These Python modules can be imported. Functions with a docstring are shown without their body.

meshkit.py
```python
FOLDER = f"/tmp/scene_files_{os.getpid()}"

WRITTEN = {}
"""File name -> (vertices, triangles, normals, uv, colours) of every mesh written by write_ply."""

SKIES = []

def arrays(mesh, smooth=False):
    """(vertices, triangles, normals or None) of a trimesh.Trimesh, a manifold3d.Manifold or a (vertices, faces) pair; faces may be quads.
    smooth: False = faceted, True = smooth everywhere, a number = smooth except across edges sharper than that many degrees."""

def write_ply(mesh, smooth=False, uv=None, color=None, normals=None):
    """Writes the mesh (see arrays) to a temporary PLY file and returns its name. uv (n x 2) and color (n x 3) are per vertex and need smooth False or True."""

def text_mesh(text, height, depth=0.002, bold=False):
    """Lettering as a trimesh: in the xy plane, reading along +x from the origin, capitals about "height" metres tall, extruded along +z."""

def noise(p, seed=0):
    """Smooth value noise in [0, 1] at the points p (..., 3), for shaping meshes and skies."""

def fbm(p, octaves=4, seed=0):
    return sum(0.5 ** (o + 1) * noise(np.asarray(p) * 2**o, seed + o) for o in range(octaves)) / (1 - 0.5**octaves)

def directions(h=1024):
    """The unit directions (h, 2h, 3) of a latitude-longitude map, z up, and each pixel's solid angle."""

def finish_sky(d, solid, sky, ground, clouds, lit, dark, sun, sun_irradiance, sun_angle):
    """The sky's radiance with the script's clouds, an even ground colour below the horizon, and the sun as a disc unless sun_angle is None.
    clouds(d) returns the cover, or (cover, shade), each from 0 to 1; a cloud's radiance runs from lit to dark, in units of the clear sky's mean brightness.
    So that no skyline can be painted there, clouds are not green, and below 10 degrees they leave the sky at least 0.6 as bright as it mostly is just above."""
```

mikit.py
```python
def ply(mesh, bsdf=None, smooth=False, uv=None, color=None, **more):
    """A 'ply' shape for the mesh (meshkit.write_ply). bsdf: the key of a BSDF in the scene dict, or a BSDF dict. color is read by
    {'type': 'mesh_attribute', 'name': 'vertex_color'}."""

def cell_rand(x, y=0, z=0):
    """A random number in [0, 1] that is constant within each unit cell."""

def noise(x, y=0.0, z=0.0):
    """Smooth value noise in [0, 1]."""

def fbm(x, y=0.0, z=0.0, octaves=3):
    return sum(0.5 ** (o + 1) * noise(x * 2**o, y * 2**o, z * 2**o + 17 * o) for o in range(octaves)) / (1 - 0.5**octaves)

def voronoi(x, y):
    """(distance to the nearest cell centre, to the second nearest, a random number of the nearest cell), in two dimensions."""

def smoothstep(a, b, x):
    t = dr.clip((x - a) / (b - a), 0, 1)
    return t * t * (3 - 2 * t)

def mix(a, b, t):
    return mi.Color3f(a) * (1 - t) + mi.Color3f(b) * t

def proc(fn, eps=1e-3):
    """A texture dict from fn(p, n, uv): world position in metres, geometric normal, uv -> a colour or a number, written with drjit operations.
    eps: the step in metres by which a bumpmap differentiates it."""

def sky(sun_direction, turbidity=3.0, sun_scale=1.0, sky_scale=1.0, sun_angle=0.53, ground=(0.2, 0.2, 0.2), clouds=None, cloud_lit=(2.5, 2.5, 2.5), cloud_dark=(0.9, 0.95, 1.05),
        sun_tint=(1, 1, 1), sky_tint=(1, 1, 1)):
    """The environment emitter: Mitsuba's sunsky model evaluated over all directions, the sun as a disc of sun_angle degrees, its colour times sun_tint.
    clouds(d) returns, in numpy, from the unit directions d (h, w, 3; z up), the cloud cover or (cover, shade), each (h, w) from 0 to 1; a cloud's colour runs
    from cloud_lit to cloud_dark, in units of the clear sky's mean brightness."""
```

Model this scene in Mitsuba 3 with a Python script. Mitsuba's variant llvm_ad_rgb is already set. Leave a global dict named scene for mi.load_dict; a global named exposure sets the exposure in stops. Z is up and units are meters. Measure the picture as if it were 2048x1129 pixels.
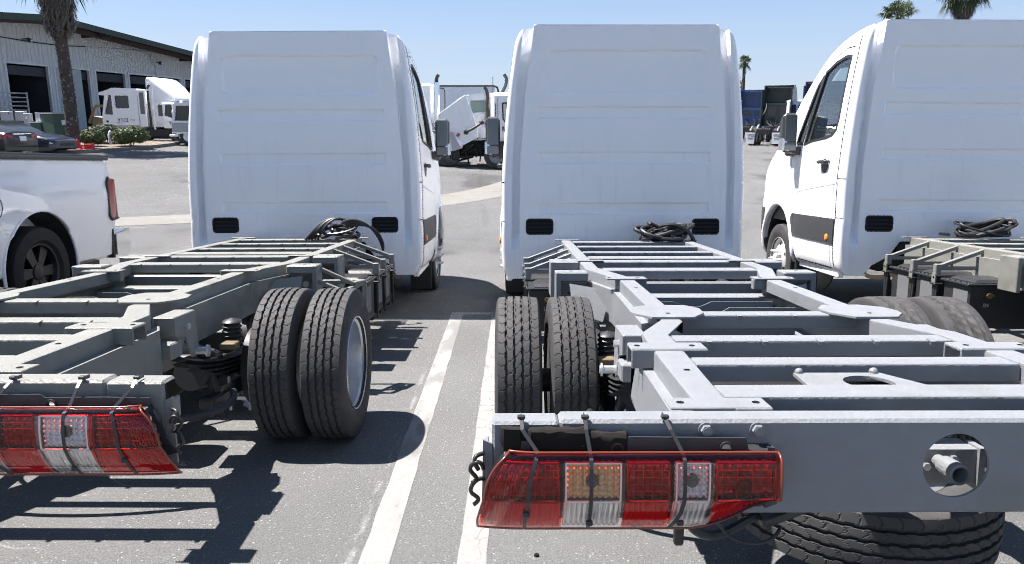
import math, random
import numpy as np, trimesh, mitsuba as mi, mikit, meshkit
import manifold3d as m3
from shapely.geometry import Polygon, box as sbox, Point
from scipy.interpolate import PchipInterpolator
from mikit import proc, noise, fbm, voronoi, cell_rand, smoothstep, mix
import drjit as dr

scene = {'type': 'scene'}
labels = {}
A = np.array
# ---------------------------------------------------------------- camera, sky, exposure
TILT = math.radians(-3.28)                       # the near part of the lot falls away from the camera
RN = A([[1, 0, 0], [0, math.cos(TILT), -math.sin(TILT)], [0, math.sin(TILT), math.cos(TILT)]])
CAM = A([0, 0, 1.27])
def n2w(p): return CAM + (np.asarray(p, float) - CAM) @ RN.T          # lot frame (its surface is z = 0) -> world (z is up)
def mat4(R, t):
    m = np.eye(4); m[:3, :3] = R; m[:3, 3] = t; return m
LOT = mat4(RN, n2w([0, 0, 0]))
F_PX, PITCH, YAW = 1489.0, math.radians(8.76), math.radians(0.152)
fw = RN @ A([-math.sin(YAW) * math.cos(PITCH), math.cos(YAW) * math.cos(PITCH), -math.sin(PITCH)])
T4 = mi.ScalarTransform4f
scene['camera'] = {'type': 'perspective', 'fov': 2 * math.degrees(math.atan(1024 / F_PX)), 'fov_axis': 'x', 'near_clip': 0.05, 'far_clip': 2000.0,
                   'to_world': T4().look_at(origin=CAM.tolist(), target=(CAM + fw).tolist(), up=[0, 0, 1])}
SUN = RN @ A([-0.465, 0.09, 1.0])
def thin_clouds(d):                                  # thin high cloud and a pale band of haze all round the horizon
    q = d / np.maximum(d[..., 2:3], 0.03)
    n = meshkit.fbm(np.stack([q[..., 0] * .35, q[..., 1] * 1.1, q[..., 2] * 0], -1), 4, 5)
    thin = np.clip((n - .50) * 1.8, 0, .40) * np.clip(d[..., 2] * 4, 0, 1)
    low = .74 * np.exp(-np.maximum(d[..., 2], 0) / .13)
    return 1 - (1 - thin) * (1 - low)
scene['sky'] = mikit.sky(SUN.tolist(), turbidity=3.0, sun_scale=2.0, sky_scale=.80, sun_tint=(.90, 1.0, 1.22), sky_tint=(.97, 1.0, 1.03), clouds=thin_clouds, cloud_lit=(1.75, 1.85, 1.95), ground=(.22, .22, .22))
exposure = 2.35

# ---------------------------------------------------------------- mesh helpers
def VF(m):
    if hasattr(m, 'to_mesh'):
        q = m.to_mesh(); return np.asarray(q.vert_properties)[:, :3].astype(float), np.asarray(q.tri_verts).astype(int)
    if isinstance(m, MB): return m.arrays()
    if isinstance(m, trimesh.Trimesh): return A(m.vertices), A(m.faces)
    v, f = np.asarray(m[0], float), np.asarray(m[1], int)
    if f.shape[1] == 4: f = np.vstack([f[:, [0, 1, 2]], f[:, [0, 2, 3]]])
    return v, f
def xf(m, M):
    v, f = VF(m); M = np.asarray(M, float)
    v = v @ M[:3, :3].T + M[:3, 3]
    return (v, f[:, ::-1]) if np.linalg.det(M[:3, :3]) < 0 else (v, f)
def tr(x=0, y=0, z=0, rz=0, rx=0, ry=0, s=1):
    c = trimesh.transformations
    m = c.euler_matrix(math.radians(rx), math.radians(ry), math.radians(rz), 'sxyz')
    m[:3, :3] = m[:3, :3] * A(s if not np.isscalar(s) else [s, s, s])
    m[:3, 3] = [x, y, z]; return m
MIRX = np.diag([-1., 1, 1, 1])
class MB:
    def __init__(s, *ms): s.m = []; [s.add(m) for m in ms]
    def add(s, m, M=None): s.m.append(VF(m) if M is None else xf(m, M)); return s
    def arrays(s):
        o, V, F = 0, [], []
        for v, f in s.m: V.append(v); F.append(f + o); o += len(v)
        return np.vstack(V), np.vstack(F)
def box(x0, x1, y0, y1, z0, z1, c=0.0):
    x0, x1, y0, y1, z0, z1 = min(x0, x1), max(x0, x1), min(y0, y1), max(y0, y1), min(z0, z1), max(z0, z1)
    if c <= 0:
        v = A([[x, y, z] for z in (z0, z1) for y in (y0, y1) for x in (x0, x1)], float)
        return v, A([[0, 2, 1], [1, 2, 3], [4, 5, 6], [5, 7, 6], [0, 1, 4], [1, 5, 4], [2, 6, 3], [3, 6, 7], [0, 4, 2], [2, 4, 6], [1, 3, 5], [3, 7, 5]])
    c = min(c, (x1 - x0) * .49, (y1 - y0) * .49, (z1 - z0) * .49)
    p = []
    for x, sx in ((x0, 1), (x1, -1)):
        for y, sy in ((y0, 1), (y1, -1)):
            for z, sz in ((z0, 1), (z1, -1)):
                p += [[x + sx * c, y + sy * c, z], [x + sx * c, y, z + sz * c], [x, y + sy * c, z + sz * c]]
    return VF(m3.Manifold.hull_points(A(p, np.float64)))
def hull(pts): return VF(m3.Manifold.hull_points(A(pts, np.float64)))
def bar(a, b, w, h, c=0.0, up=(0, 0, 1)):        # a box beam from a to b
    a, b = A(a, float), A(b, float); L = np.linalg.norm(b - a); y = (b - a) / L
    if abs(y @ A(up, float)) > .999: up = (0, 1, 0) if abs(y[1]) < .9 else (1, 0, 0)
    x = np.cross(y, A(up, float)); x /= np.linalg.norm(x); z = np.cross(x, y)
    return xf(box(-w / 2, w / 2, 0, L, -h / 2, h / 2, c), mat4(np.stack([x, y, z], 1), a))
def tube(path, r, n=8, cap=True):
    p = A(path, float); k = len(p); t = np.gradient(p, axis=0); t /= np.maximum(np.linalg.norm(t, axis=1, keepdims=True), 1e-9)
    ref = A([0, 0, 1.]) if abs(t[0][2]) < .9 else A([1., 0, 0]); V = []; rr = np.broadcast_to(r, (k,))
    a = np.cross(t[0], ref)
    for i in range(k):
        a = a - t[i] * (a @ t[i]); a /= np.linalg.norm(a); b = np.cross(t[i], a)
        th = np.arange(n) / n * 2 * math.pi
        V.append(p[i] + rr[i] * (np.cos(th)[:, None] * a + np.sin(th)[:, None] * b))
    V = np.vstack(V); F = []
    for i in range(k - 1):
        for j in range(n):
            q = (j + 1) % n; F += [[i * n + j, i * n + q, (i + 1) * n + q], [i * n + j, (i + 1) * n + q, (i + 1) * n + j]]
    if cap:
        V = np.vstack([V, p[0], p[-1]]); c0 = k * n
        for j in range(n): q = (j + 1) % n; F += [[c0, q, j], [c0 + 1, (k - 1) * n + j, (k - 1) * n + q]]
    return V, A(F)
def spline(pts, n=24):
    p = A(pts, float); s = np.r_[0, np.cumsum(np.linalg.norm(np.diff(p, axis=0), axis=1))]
    if len(p) == 2: q = np.linspace(0, 1, n)[:, None]; return p[0] * (1 - q) + p[1] * q
    from scipy.interpolate import CubicSpline
    return CubicSpline(s, p)(np.linspace(0, s[-1], n))
def cyl(a, b, r, n=16, r2=None): return tube([a, b], [r, r if r2 is None else r2], n)
def lathe(prof, n=48, axis='x'):                 # prof: (along, radius)
    pr = A(prof, float); th = np.arange(n) / n * 2 * math.pi; k = len(pr)
    V = np.stack([np.repeat(pr[:, 0], n), (pr[:, 1:2] * np.cos(th)).ravel(), (pr[:, 1:2] * np.sin(th)).ravel()], 1)
    F = []
    for i in range(k - 1):
        for j in range(n):
            q = (j + 1) % n; F += [[i * n + j, (i + 1) * n + q, i * n + q], [i * n + j, (i + 1) * n + j, (i + 1) * n + q]]
    if axis == 'z': V = V[:, [1, 2, 0]]
    if axis == 'y': V = V[:, [2, 0, 1]]
    return V, A(F)
def cs(pts): return m3.CrossSection([A(p, float) for p in (pts if np.ndim(pts[0][0]) else [pts])], m3.FillRule.EvenOdd)
def circ(x, y, r, n=24): return [[x + r * math.cos(a), y + r * math.sin(a)] for a in np.arange(n) / n * 2 * math.pi]
def rrect(x0, x1, y0, y1, r, n=5):
    o = []
    for cx, cy, a0 in ((x1 - r, y1 - r, 0), (x0 + r, y1 - r, 90), (x0 + r, y0 + r, 180), (x1 - r, y0 + r, 270)):
        o += [[cx + r * math.cos(math.radians(a0 + 90 * i / n)), cy + r * math.sin(math.radians(a0 + 90 * i / n))] for i in range(n + 1)]
    return o
UW = np.array([[1., 0, 0, 0], [0, 0, 1, 0], [0, 1, 0, 0], [0, 0, 0, 1]])       # (x, y, z) -> (u, w, v): drawn on a rear face, extruded forward
VW = np.array([[0., 0, 1, 0], [1, 0, 0, 0], [0, 1, 0, 0], [0, 0, 0, 1]])       # drawn on a side face (v, w), extruded along u
def extr(pts, z0, z1, scale=(1, 1)): return cs(pts).extrude(z1 - z0, scale_top=scale).translate([0, 0, z0])
def m4(man, M): return man.transform(np.asarray(M, float)[:3, :])
def plate_z(pts, z0, z1): return VF(extr(pts, min(z0, z1), max(z0, z1)))
def plate_uw(pts, v0, v1): return xf(extr(pts, min(v0, v1), max(v0, v1)), UW)
def plate_vw(pts, u0, u1): return xf(extr(pts, min(u0, u1), max(u0, u1)), VW)
def man(m):
    v, f = VF(m); return m3.Manifold(m3.Mesh(v.astype(np.float32), f.astype(np.uint32)))

# ---------------------------------------------------------------- things and parts
def numbered(n):
    taken = lambda k: k in scene or k in labels or any(x.startswith(k + '__') for x in scene)
    if not taken(n): return n
    i = 1
    while taken(f'{n}_{i:03d}'): i += 1
    return f'{n}_{i:03d}'
def thing(name, label, cat, group=None):
    k = numbered(name); labels[k] = {'label': label, 'category': cat}
    if group: labels[k]['group'] = group
    return k
def shape(mesh, mat, M=None, smooth=32, **kw):
    d = mikit.ply(VF(mesh), mat, smooth=smooth, **kw)
    if M is not None: d['to_world'] = T4(np.asarray(M, float))
    return d
def part(t, name, mesh, mat, M=None, smooth=32, label=None, stuff=False):
    k = numbered(t + '__' + name); scene[k] = shape(mesh, mat, M, smooth)
    if label: labels.setdefault(k, {})['label'] = label
    if stuff: labels.setdefault(k, {})['kind'] = 'stuff'
    return k
def single(name, label, cat, mesh, mat, M=None, smooth=32, group=None):
    k = thing(name, label, cat, group); scene[k] = shape(mesh, mat, M, smooth); return k
def struct(name, mesh, mat, M=None, smooth=False):
    k = numbered(name); scene[k] = shape(mesh, mat, M, smooth); labels[k] = {'kind': 'structure'}; return k

# ---------------------------------------------------------------- materials
def P(key, col, rough=.5, metal=0.0, spec=.5, two=True, bump=None, scale=1.0, **kw):
    d = {'type': 'principled', 'base_color': col if isinstance(col, dict) else {'type': 'rgb', 'value': list(col)}, 'roughness': rough, 'metallic': metal, 'specular': spec, **kw}
    if bump is not None: d = {'type': 'bumpmap', 'tex': bump, 'scale': scale, 'bsdf': d}
    scene[key] = {'type': 'twosided', 'bsdf': d} if two else d
def speck(base, amp, s, dirt=None, ds=.8):
    base = A(base, float)
    def fn(p, n, uv):
        k = 1 + amp * (fbm(p.x * s, p.y * s, p.z * s, 3) - .5) * 2
        c = mi.Color3f(*base.tolist()) * k
        if dirt is not None:
            c = mix(c, mi.Color3f(*dirt), .75 * smoothstep(.60, .74, fbm(p.x * ds, p.y * ds, p.z * ds + 9, 4)))
        return c
    return proc(fn)
def peel(s, a): return proc(lambda p, n, uv: a * noise(p.x * s, p.y * s, p.z * s), eps=1.2e-3)
def cab_white(p, n, uv):
    k = 1 + .02 * (fbm(p.x * 3, p.y * 3, p.z * 3, 3) - .5)
    st = smoothstep(.55, .80, fbm(p.x * 34, p.y * 34, p.z * 1.1, 3)) * smoothstep(1.5, .5, p.z)
    du = smoothstep(.5, .8, fbm(p.x * 1.7, p.y * 1.7, p.z * 2.3 + 5, 4)) * smoothstep(1.1, .35, p.z)
    return mi.Color3f(.80, .81, .83) * k * (1 - .07 * st) * (1 - .10 * du)
P('white_paint', proc(cab_white), .34, spec=.5, clearcoat=.25, clearcoat_gloss=.8)
scene['glossy_white'] = {'type': 'twosided', 'bsdf': {'type': 'plastic', 'diffuse_reflectance': {'type': 'rgb', 'value': [.74, .75, .77]}, 'int_ior': 1.6}}
P('grey_paint', speck((.172, .182, .195), .06, 30, (.150, .158, .160), 6), .48, bump=peel(230, 1.0), scale=.0011)
P('grey_paint_warm', speck((.178, .180, .165), .08, 22, (.13, .125, .105), 5), .5, bump=peel(220, 1.0), scale=.0012)
P('grey_primer', (.55, .57, .62), .6)
P('rubber', speck((.042, .042, .043), .25, 18, (.065, .062, .058), 7), .70, spec=.4)
P('rubber_old', speck((.05, .048, .045), .25, 18, (.11, .10, .085), 7), .8, spec=.3)
P('silver_rim', (.62, .63, .65), .34, metal=.85)
P('silver_paint', (.66, .66, .66), .4, metal=.3)
P('black_plastic', (.022, .023, .025), .45)
P('grey_plastic', speck((.034, .036, .040), .1, 40), .5)
P('dark_metal', (.025, .026, .028), .5, metal=.2)
P('black_hole', (.008, .008, .009), .9, spec=.1)
P('cable', speck((.022, .022, .023), .3, 60), .42)
P('cable_tan', (.42, .30, .17), .5)
P('zip_black', (.022, .023, .026), .38)
P('zinc', (.62, .62, .63), .35, metal=.8)
P('chrome', (.85, .85, .86), .08, metal=1.0)
P('mirror_dark', (.10, .115, .125), .12, spec=.8)
P('vent_black', (.010, .011, .013), .6, spec=.3)
P('brass', (.40, .29, .14), .4, metal=.9)
P('pickup_lamp', (.22, .008, .015), .15, clearcoat=.6)
P('alloy_black', (.008, .008, .009), .45)
P('rubber_dark', (.018, .018, .019), .8, spec=.25)
P('amber', (.72, .22, .02), .2, clearcoat=.8)
P('red_plastic', (.42, .015, .02), .2, clearcoat=.8)
P('lamp_rim', (.16, .03, .010), .2, clearcoat=.8)
P('reflector', (.72, .72, .74), .22, metal=.9)
P('reflector_led', (.20, .19, .18), .35, metal=.3)
P('red_prism', (.42, .40, .38), .3)
P('led_grid', (.30, .29, .28), .3)
P('reflector_amber', (.72, .52, .30), .2, metal=.9)
P('amber_bulb', (.62, .33, .03), .3)
P('foam', (.018, .017, .016), .9, spec=.1)
P('label_grey', (.13, .135, .14), .55)
P('print_grey', (.35, .36, .38), .6)
P('interior', (.10, .103, .105), .8)
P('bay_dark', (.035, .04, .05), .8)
P('rag_white', (.62, .63, .66), .9); P('rag_red', (.28, .05, .06), .9)
def tint(key, col, ior=1.5): scene[key] = {'type': 'thindielectric', 'int_ior': ior, 'specular_transmittance': {'type': 'rgb', 'value': list(col)}}
tint('red_lens', (.90, .040, .016), 1.32); tint('clear_lens', (.90, .90, .90)); tint('orange_lens', (.86, .16, .03))
tint('side_glass', (.74, .80, .77)); tint('dark_glass', (.16, .19, .20))
def asphalt(p, n, uv):
    x, y = p.x, p.y
    base = .102 + .016 * (fbm(x * .5, y * .5, 0, 3) - .5) * 2 + .009 * (fbm(x * 3, y * 3, 4, 3) - .5) * 2
    d1, d2, r = voronoi(x * 150, y * 150)
    st = (.55 + .9 * r) * smoothstep(.8, .1, d1)
    g = base * (1 + .42 * (st - .6))
    d1b, d2b, rb = voronoi(x * 62 + 3, y * 62)
    g = g * (1 + 1.5 * smoothstep(.80, .99, rb) * smoothstep(.30, .08, d1b))
    wx, wy = x + .35 * (fbm(x * 2.2, y * 2.2, 1, 3) - .5), y + .35 * (fbm(x * 2.2, y * 2.2, 7, 3) - .5)
    c1, c2, _ = voronoi(wx * 1.5, wy * 1.5)
    near = smoothstep(-.5, -1.7, x + .1 * y)                        # older, crazed asphalt in the left stall
    cr = smoothstep(.022, .004, c2 - c1) * smoothstep(.36, .54, fbm(x * .9, y * .9, 21, 3)) * near
    g = g * (1 + .95 * cr)
    k1, k2, _ = voronoi(wx * .35 + 5, wy * .35)
    g = g * (1 - .35 * smoothstep(.010, .003, k2 - k1) * smoothstep(14., 22., y))
    gho = smoothstep(.016, .006, dr.abs(x + .515 + .0102 * y + .010 * (fbm(y * 3, 3, 1, 2) - .5))) * smoothstep(.40, .6, fbm(x * 40, y * 9, 5, 3)); g = g * (1 + .55 * gho * smoothstep(5., 4., y))
    oil = smoothstep(.62, .8, fbm(x * .8 + 11, y * .45, 3, 4)); g = g * (1 - .40 * oil); tm = smoothstep(.10, .04, dr.abs(x - 1.2 + .06 * y + .9 * noise(y * .05, 2))) + smoothstep(.10, .04, dr.abs(x + .5 + .10 * y + .9 * noise(y * .05, 8))); g = g * (1 - .14 * tm * smoothstep(7., 12., y) * noise(y * .6, x * 6))
    return mi.Color3f(g * .985, g, g * 1.0)
def asphalt_h(p, n, uv):
    d1, d2, r = voronoi(p.x * 150, p.y * 150)
    return smoothstep(.7, .1, d1) * (.3 + .7 * r)
P('asphalt', proc(asphalt), .82, spec=.3, bump=proc(asphalt_h, eps=1.5e-3), scale=.0012)
def worn(p, n, uv):
    x, y = p.x, p.y
    d1, d2, r = voronoi(x * 95, y * 95)
    w = smoothstep(.58, .75, fbm(x * 9, y * 3.5, 2, 4) + .12 * (r - .5))
    wx, wy = x + .03 * (noise(x * 22, y * 22, 1) - .5), y + .03 * (noise(x * 22, y * 22, 7) - .5)
    c1, c2, _ = voronoi(wx * 9, wy * 9)
    cr = smoothstep(.035, .008, c2 - c1) * smoothstep(.48, .6, fbm(x * 2.5 + 3, y * 1.5, 4, 3)) * smoothstep(-.35, -.2, x)
    g = (.215 + .025 * (fbm(x * 4, y * 4, 3, 3) - .5)) * (1 + .10 * (r - .5))
    g = g * (1 - w * .30) * (1 - .5 * cr)
    return mi.Color3f(g, g * .995, g * .97)
P('stripe_paint', proc(worn), .7, bump=proc(asphalt_h, eps=1.5e-3), scale=.0008)
P('concrete', speck((.145, .140, .128), .12, 2.2, (.105, .10, .09), .9), .85)
P('mulch', speck((.13, .11, .09), .5, 9), .95)
P('siding', speck((.46, .49, .51), .05, 1.2), .55); P('siding_trim', (.50, .53, .56), .55)
P('roof_brown', (.045, .030, .030), .7); P('roof_green', (.018, .034, .028), .6)
P('shutter', (.30, .36, .38), .5); P('steel_dark', (.05, .065, .07), .6); P('rail_grey', (.36, .38, .40), .5)
P('box_green', speck((.045, .085, .065), .15, 2), .6); P('box_grey', (.36, .37, .40), .5)
P('bark', speck((.062, .052, .048), .4, 9), .9); P('bark_pale', speck((.22, .19, .17), .3, 12), .9)
P('thatch', speck((.115, .095, .08), .4, 6), .95)
P('yellow_dull', (.13, .10, .055), .6); P('red_cone', (.50, .02, .03), .5)
P('car_navy', (.012, .018, .035), .14, spec=.6, clearcoat=1.0); P('car_black', (.010, .013, .016), .14, spec=.6, clearcoat=1.0); P('car_grey', (.45, .46, .47), .2, clearcoat=1.0)
P('truck_blue', (.012, .075, .26), .22, clearcoat=.8); P('truck_green', (.018, .035, .036), .3, clearcoat=.5); P('truck_navy', (.010, .028, .085), .25, clearcoat=.6)
P('truck_white', (.76, .77, .79), .28, clearcoat=.6); P('trailer_white', (.70, .72, .75), .4)
P('ink', (.02, .022, .03), .6); P('ink_red', (.35, .03, .03), .6); P('seat_red', (.42, .03, .08), .7); P('flap_white', (.72, .73, .75), .5)
def leaf(key, a, b):
    def fn(p, n, uv):
        t = cell_rand(p.x * 14, p.y * 14, p.z * 14)
        return mix(mi.Color3f(*a), mi.Color3f(*b), t)
    scene[key] = {'type': 'twosided', 'bsdf': {'type': 'principled', 'base_color': proc(fn), 'roughness': .5, 'specular': .4}}
leaf('bush_leaf', (.035, .060, .020), (.105, .125, .045)); leaf('bush_leaf_dark', (.03, .05, .03), (.06, .085, .045)); leaf('palm_leaf', (.028, .055, .020), (.075, .10, .04)); leaf('palm_dead', (.055, .045, .038), (.12, .10, .085))

# ---------------------------------------------------------------- ground
_prof = PchipInterpolator([-60, -20, 0, 8, 11, 15, 20, 28, 45, 90, 200], [3.4, 1.146, 0, -.4585, -.575, -.62, -.59, -.45, 0.0, .30, .35])
def ground(x, y):
    x, y = np.asarray(x, float), np.asarray(y, float)
    t = np.clip((y - 12) / 20, 0, 1); t = t * t * (3 - 2 * t)
    return _prof(np.clip(y, -60, 200)) + .026 * np.clip(-x, 0, 40) * t
gx = np.unique(np.r_[np.linspace(-90, -12, 30), np.linspace(-12, 12, 25), np.linspace(12, 90, 30)]); gy = np.unique(np.r_[np.linspace(-25, 0, 4), 8, np.linspace(8, 50, 43), np.linspace(50, 160, 23)])
X, Y = np.meshgrid(gx, gy); n1, n2 = len(gy), len(gx)
idx = np.arange(n1 * n2).reshape(n1, n2)
F = np.concatenate([np.stack([idx[:-1, :-1], idx[:-1, 1:], idx[1:, 1:]], -1).reshape(-1, 3), np.stack([idx[:-1, :-1], idx[1:, 1:], idx[1:, :-1]], -1).reshape(-1, 3)])
struct('asphalt_ground', (np.stack([X.ravel(), Y.ravel(), ground(X, Y).ravel()], 1), F), 'asphalt', smooth=True)
def strip(pts_l, pts_r, lift):                    # a sheet laid over the ground between two edge lines
    L, R = spline(pts_l, 40) if len(pts_l) > 2 else spline(pts_l, 12), spline(pts_r, 40) if len(pts_r) > 2 else spline(pts_r, 12)
    k = len(L); V = np.vstack([L, R])[:, :2]; V = np.c_[V, ground(V[:, 0], V[:, 1]) + lift]
    return V, A([[i, i + k, i + k + 1] for i in range(k - 1)] + [[i, i + k + 1, i + 1] for i in range(k - 1)])
def lot_quad(p, lift=.004): return A([[a, b, lift] for a, b in p], float), A([[0, 1, 2], [0, 2, 3]])
def ragged(x0a, x1a, ya, x0b, x1b, yb, n=60, seed=0):          # a painted line with slightly uneven edges, in the lot frame
    r = np.random.default_rng(seed); t = np.linspace(0, 1, n)
    l = np.c_[x0a + (x0b - x0a) * t + r.normal(0, .0018, n), ya + (yb - ya) * t]; q = np.c_[x1a + (x1b - x1a) * t + r.normal(0, .0018, n), ya + (yb - ya) * t]
    V = np.r_[np.c_[l, np.full(n, .004)], np.c_[q, np.full(n, .004)]]
    return V, A([[i, i + n, i + n + 1] for i in range(n - 1)] + [[i, i + n + 1, i + 1] for i in range(n - 1)])
struct('parking_stripe', ragged(-.465, -.368, -1.6, -.546, -.443, 6.36, seed=1), 'stripe_paint', LOT)
struct('parking_stripe', ragged(-.172, -.080, -1.6, -.192, -.098, 6.36, seed=2), 'stripe_paint', LOT)
struct('parking_stripe', lot_quad([(-.546, 6.362), (-.098, 6.362), (-.098, 6.455), (-.546, 6.455)]), 'stripe_paint', LOT)
struct('concrete_gutter', strip([(-14, 11.4), (-7.6, 13.7), (-1.65, 17.2), (-.2, 19.6), (6, 30)], [(-15, 12.9), (-8.4, 14.9), (-2.4, 18.8), (-1.1, 21.4), (4.8, 31)], .006), 'concrete')

# ---------------------------------------------------------------- tyres and rims (one mesh each, shared)
def tyre_mesh(R=.355, W=.0975, rb=.205, tread=.0825, N=700, fine=True, grooves=(-.049, -.0165, .0165, .049), gw=.0048, gd=.011, pitch=46):
    lat = list(np.linspace(-tread, tread, 59 if fine else 9)); g = []
    for q in grooves: g += [q - gw - .0008, q - gw + .0004, q + gw - .0004, q + gw + .0008]
    lat = np.unique(np.r_[lat, g]); crown = R - .006 * (lat / tread) ** 2
    side = [(-.072, rb), (-.083, rb + .012), (-W, rb + .062), (-W + .001, R - .055), (-W + .007, R - .022), (-tread - .004, R - .0105)]
    pr = A(side + [(a, b) for a, b in zip(lat, crown)] + [(-a, b) for a, b in side[::-1]])
    V, Fq = lathe(pr, N); k0, k1 = len(side), len(side) + len(lat)
    V = V.reshape(len(pr), N, 3); th = np.arange(N) / N * 2 * math.pi
    for i in range(k0, k1):
        x = pr[i, 0]; d = np.zeros(N)
        for gi, q in enumerate(grooves):
            wob = .0009 * np.sign(np.sin(th * pitch + gi * 1.3)); d = np.maximum(d, gd * (np.abs(x - q - wob) < gw))
        rib = np.searchsorted(grooves, x); ph = th * pitch / (2 * math.pi) + .37 * rib
        c = {0: .3 * np.cos((x + .066) * 80), 1: .3 * np.cos((x + .033) * 150), 2: .2 * np.sin(x * 190), 3: .3 * np.cos((x - .033) * 150), 4: .3 * np.cos((x - .066) * 80)}[int(rib)]
        f = (ph + c) % 1.0; d = np.maximum(d, .0024 * (np.abs(f - .5) < .034) * fine)
        if fine and rib in (1, 3): d = np.maximum(d, .0013 * (np.abs((ph - c + .5) % 1.0 - .5) < .030))
        V[i, :, 1:] *= ((pr[i, 1] - d) / pr[i, 1])[:, None]
    return V.reshape(-1, 3), Fq
ref = lambda k: {'type': 'ref', 'id': k}
TYRE, TYRE_PLAIN = shape(tyre_mesh(), 'rubber', smooth=35), shape(tyre_mesh(N=112, fine=False), 'rubber', smooth=35)      # the plain one where only a corner shows
def rim_deep():
    b = MB(lathe([(.086, .214), (.090, .219), (.086, .222), (.078, .219), (.074, .207), (.066, .198), (.04, .193), (.0, .190), (-.03, .184), (-.052, .170), (-.060, .12), (-.052, .085), (-.052, .05), (-.066, .0495), (-.075, .12), (-.085, .205), (-.085, .219)], 72))
    for a in np.arange(6) / 6 * 2 * math.pi: b.add(cyl([-.058, .105 * math.cos(a), .105 * math.sin(a)], [-.020, .105 * math.cos(a), .105 * math.sin(a)], .013, 6))
    b.add(lathe([(-.055, .05), (-.02, .048), (-.012, .04), (-.012, .0005)], 32)); return b
def rim_front():
    prof = [(.082, .213), (.086, .219), (.082, .222), (.074, .219), (.070, .207), (.060, .199), (.035, .190), (.030, .180), (.046, .165), (.072, .135), (.078, .105), (.074, .082), (.074, .055), (.118, .052), (.126, .044), (.126, .0005)]
    b = MB(lathe(prof, 72))
    for a in np.arange(6) / 6 * 2 * math.pi: b.add(cyl([.07, .092 * math.cos(a), .092 * math.sin(a)], [.128, .092 * math.cos(a), .092 * math.sin(a)], .0135, 6)); b.add(cyl([.128, .092 * math.cos(a), .092 * math.sin(a)], [.150, .092 * math.cos(a), .092 * math.sin(a)], .009, 8, .006))
    return b
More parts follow.
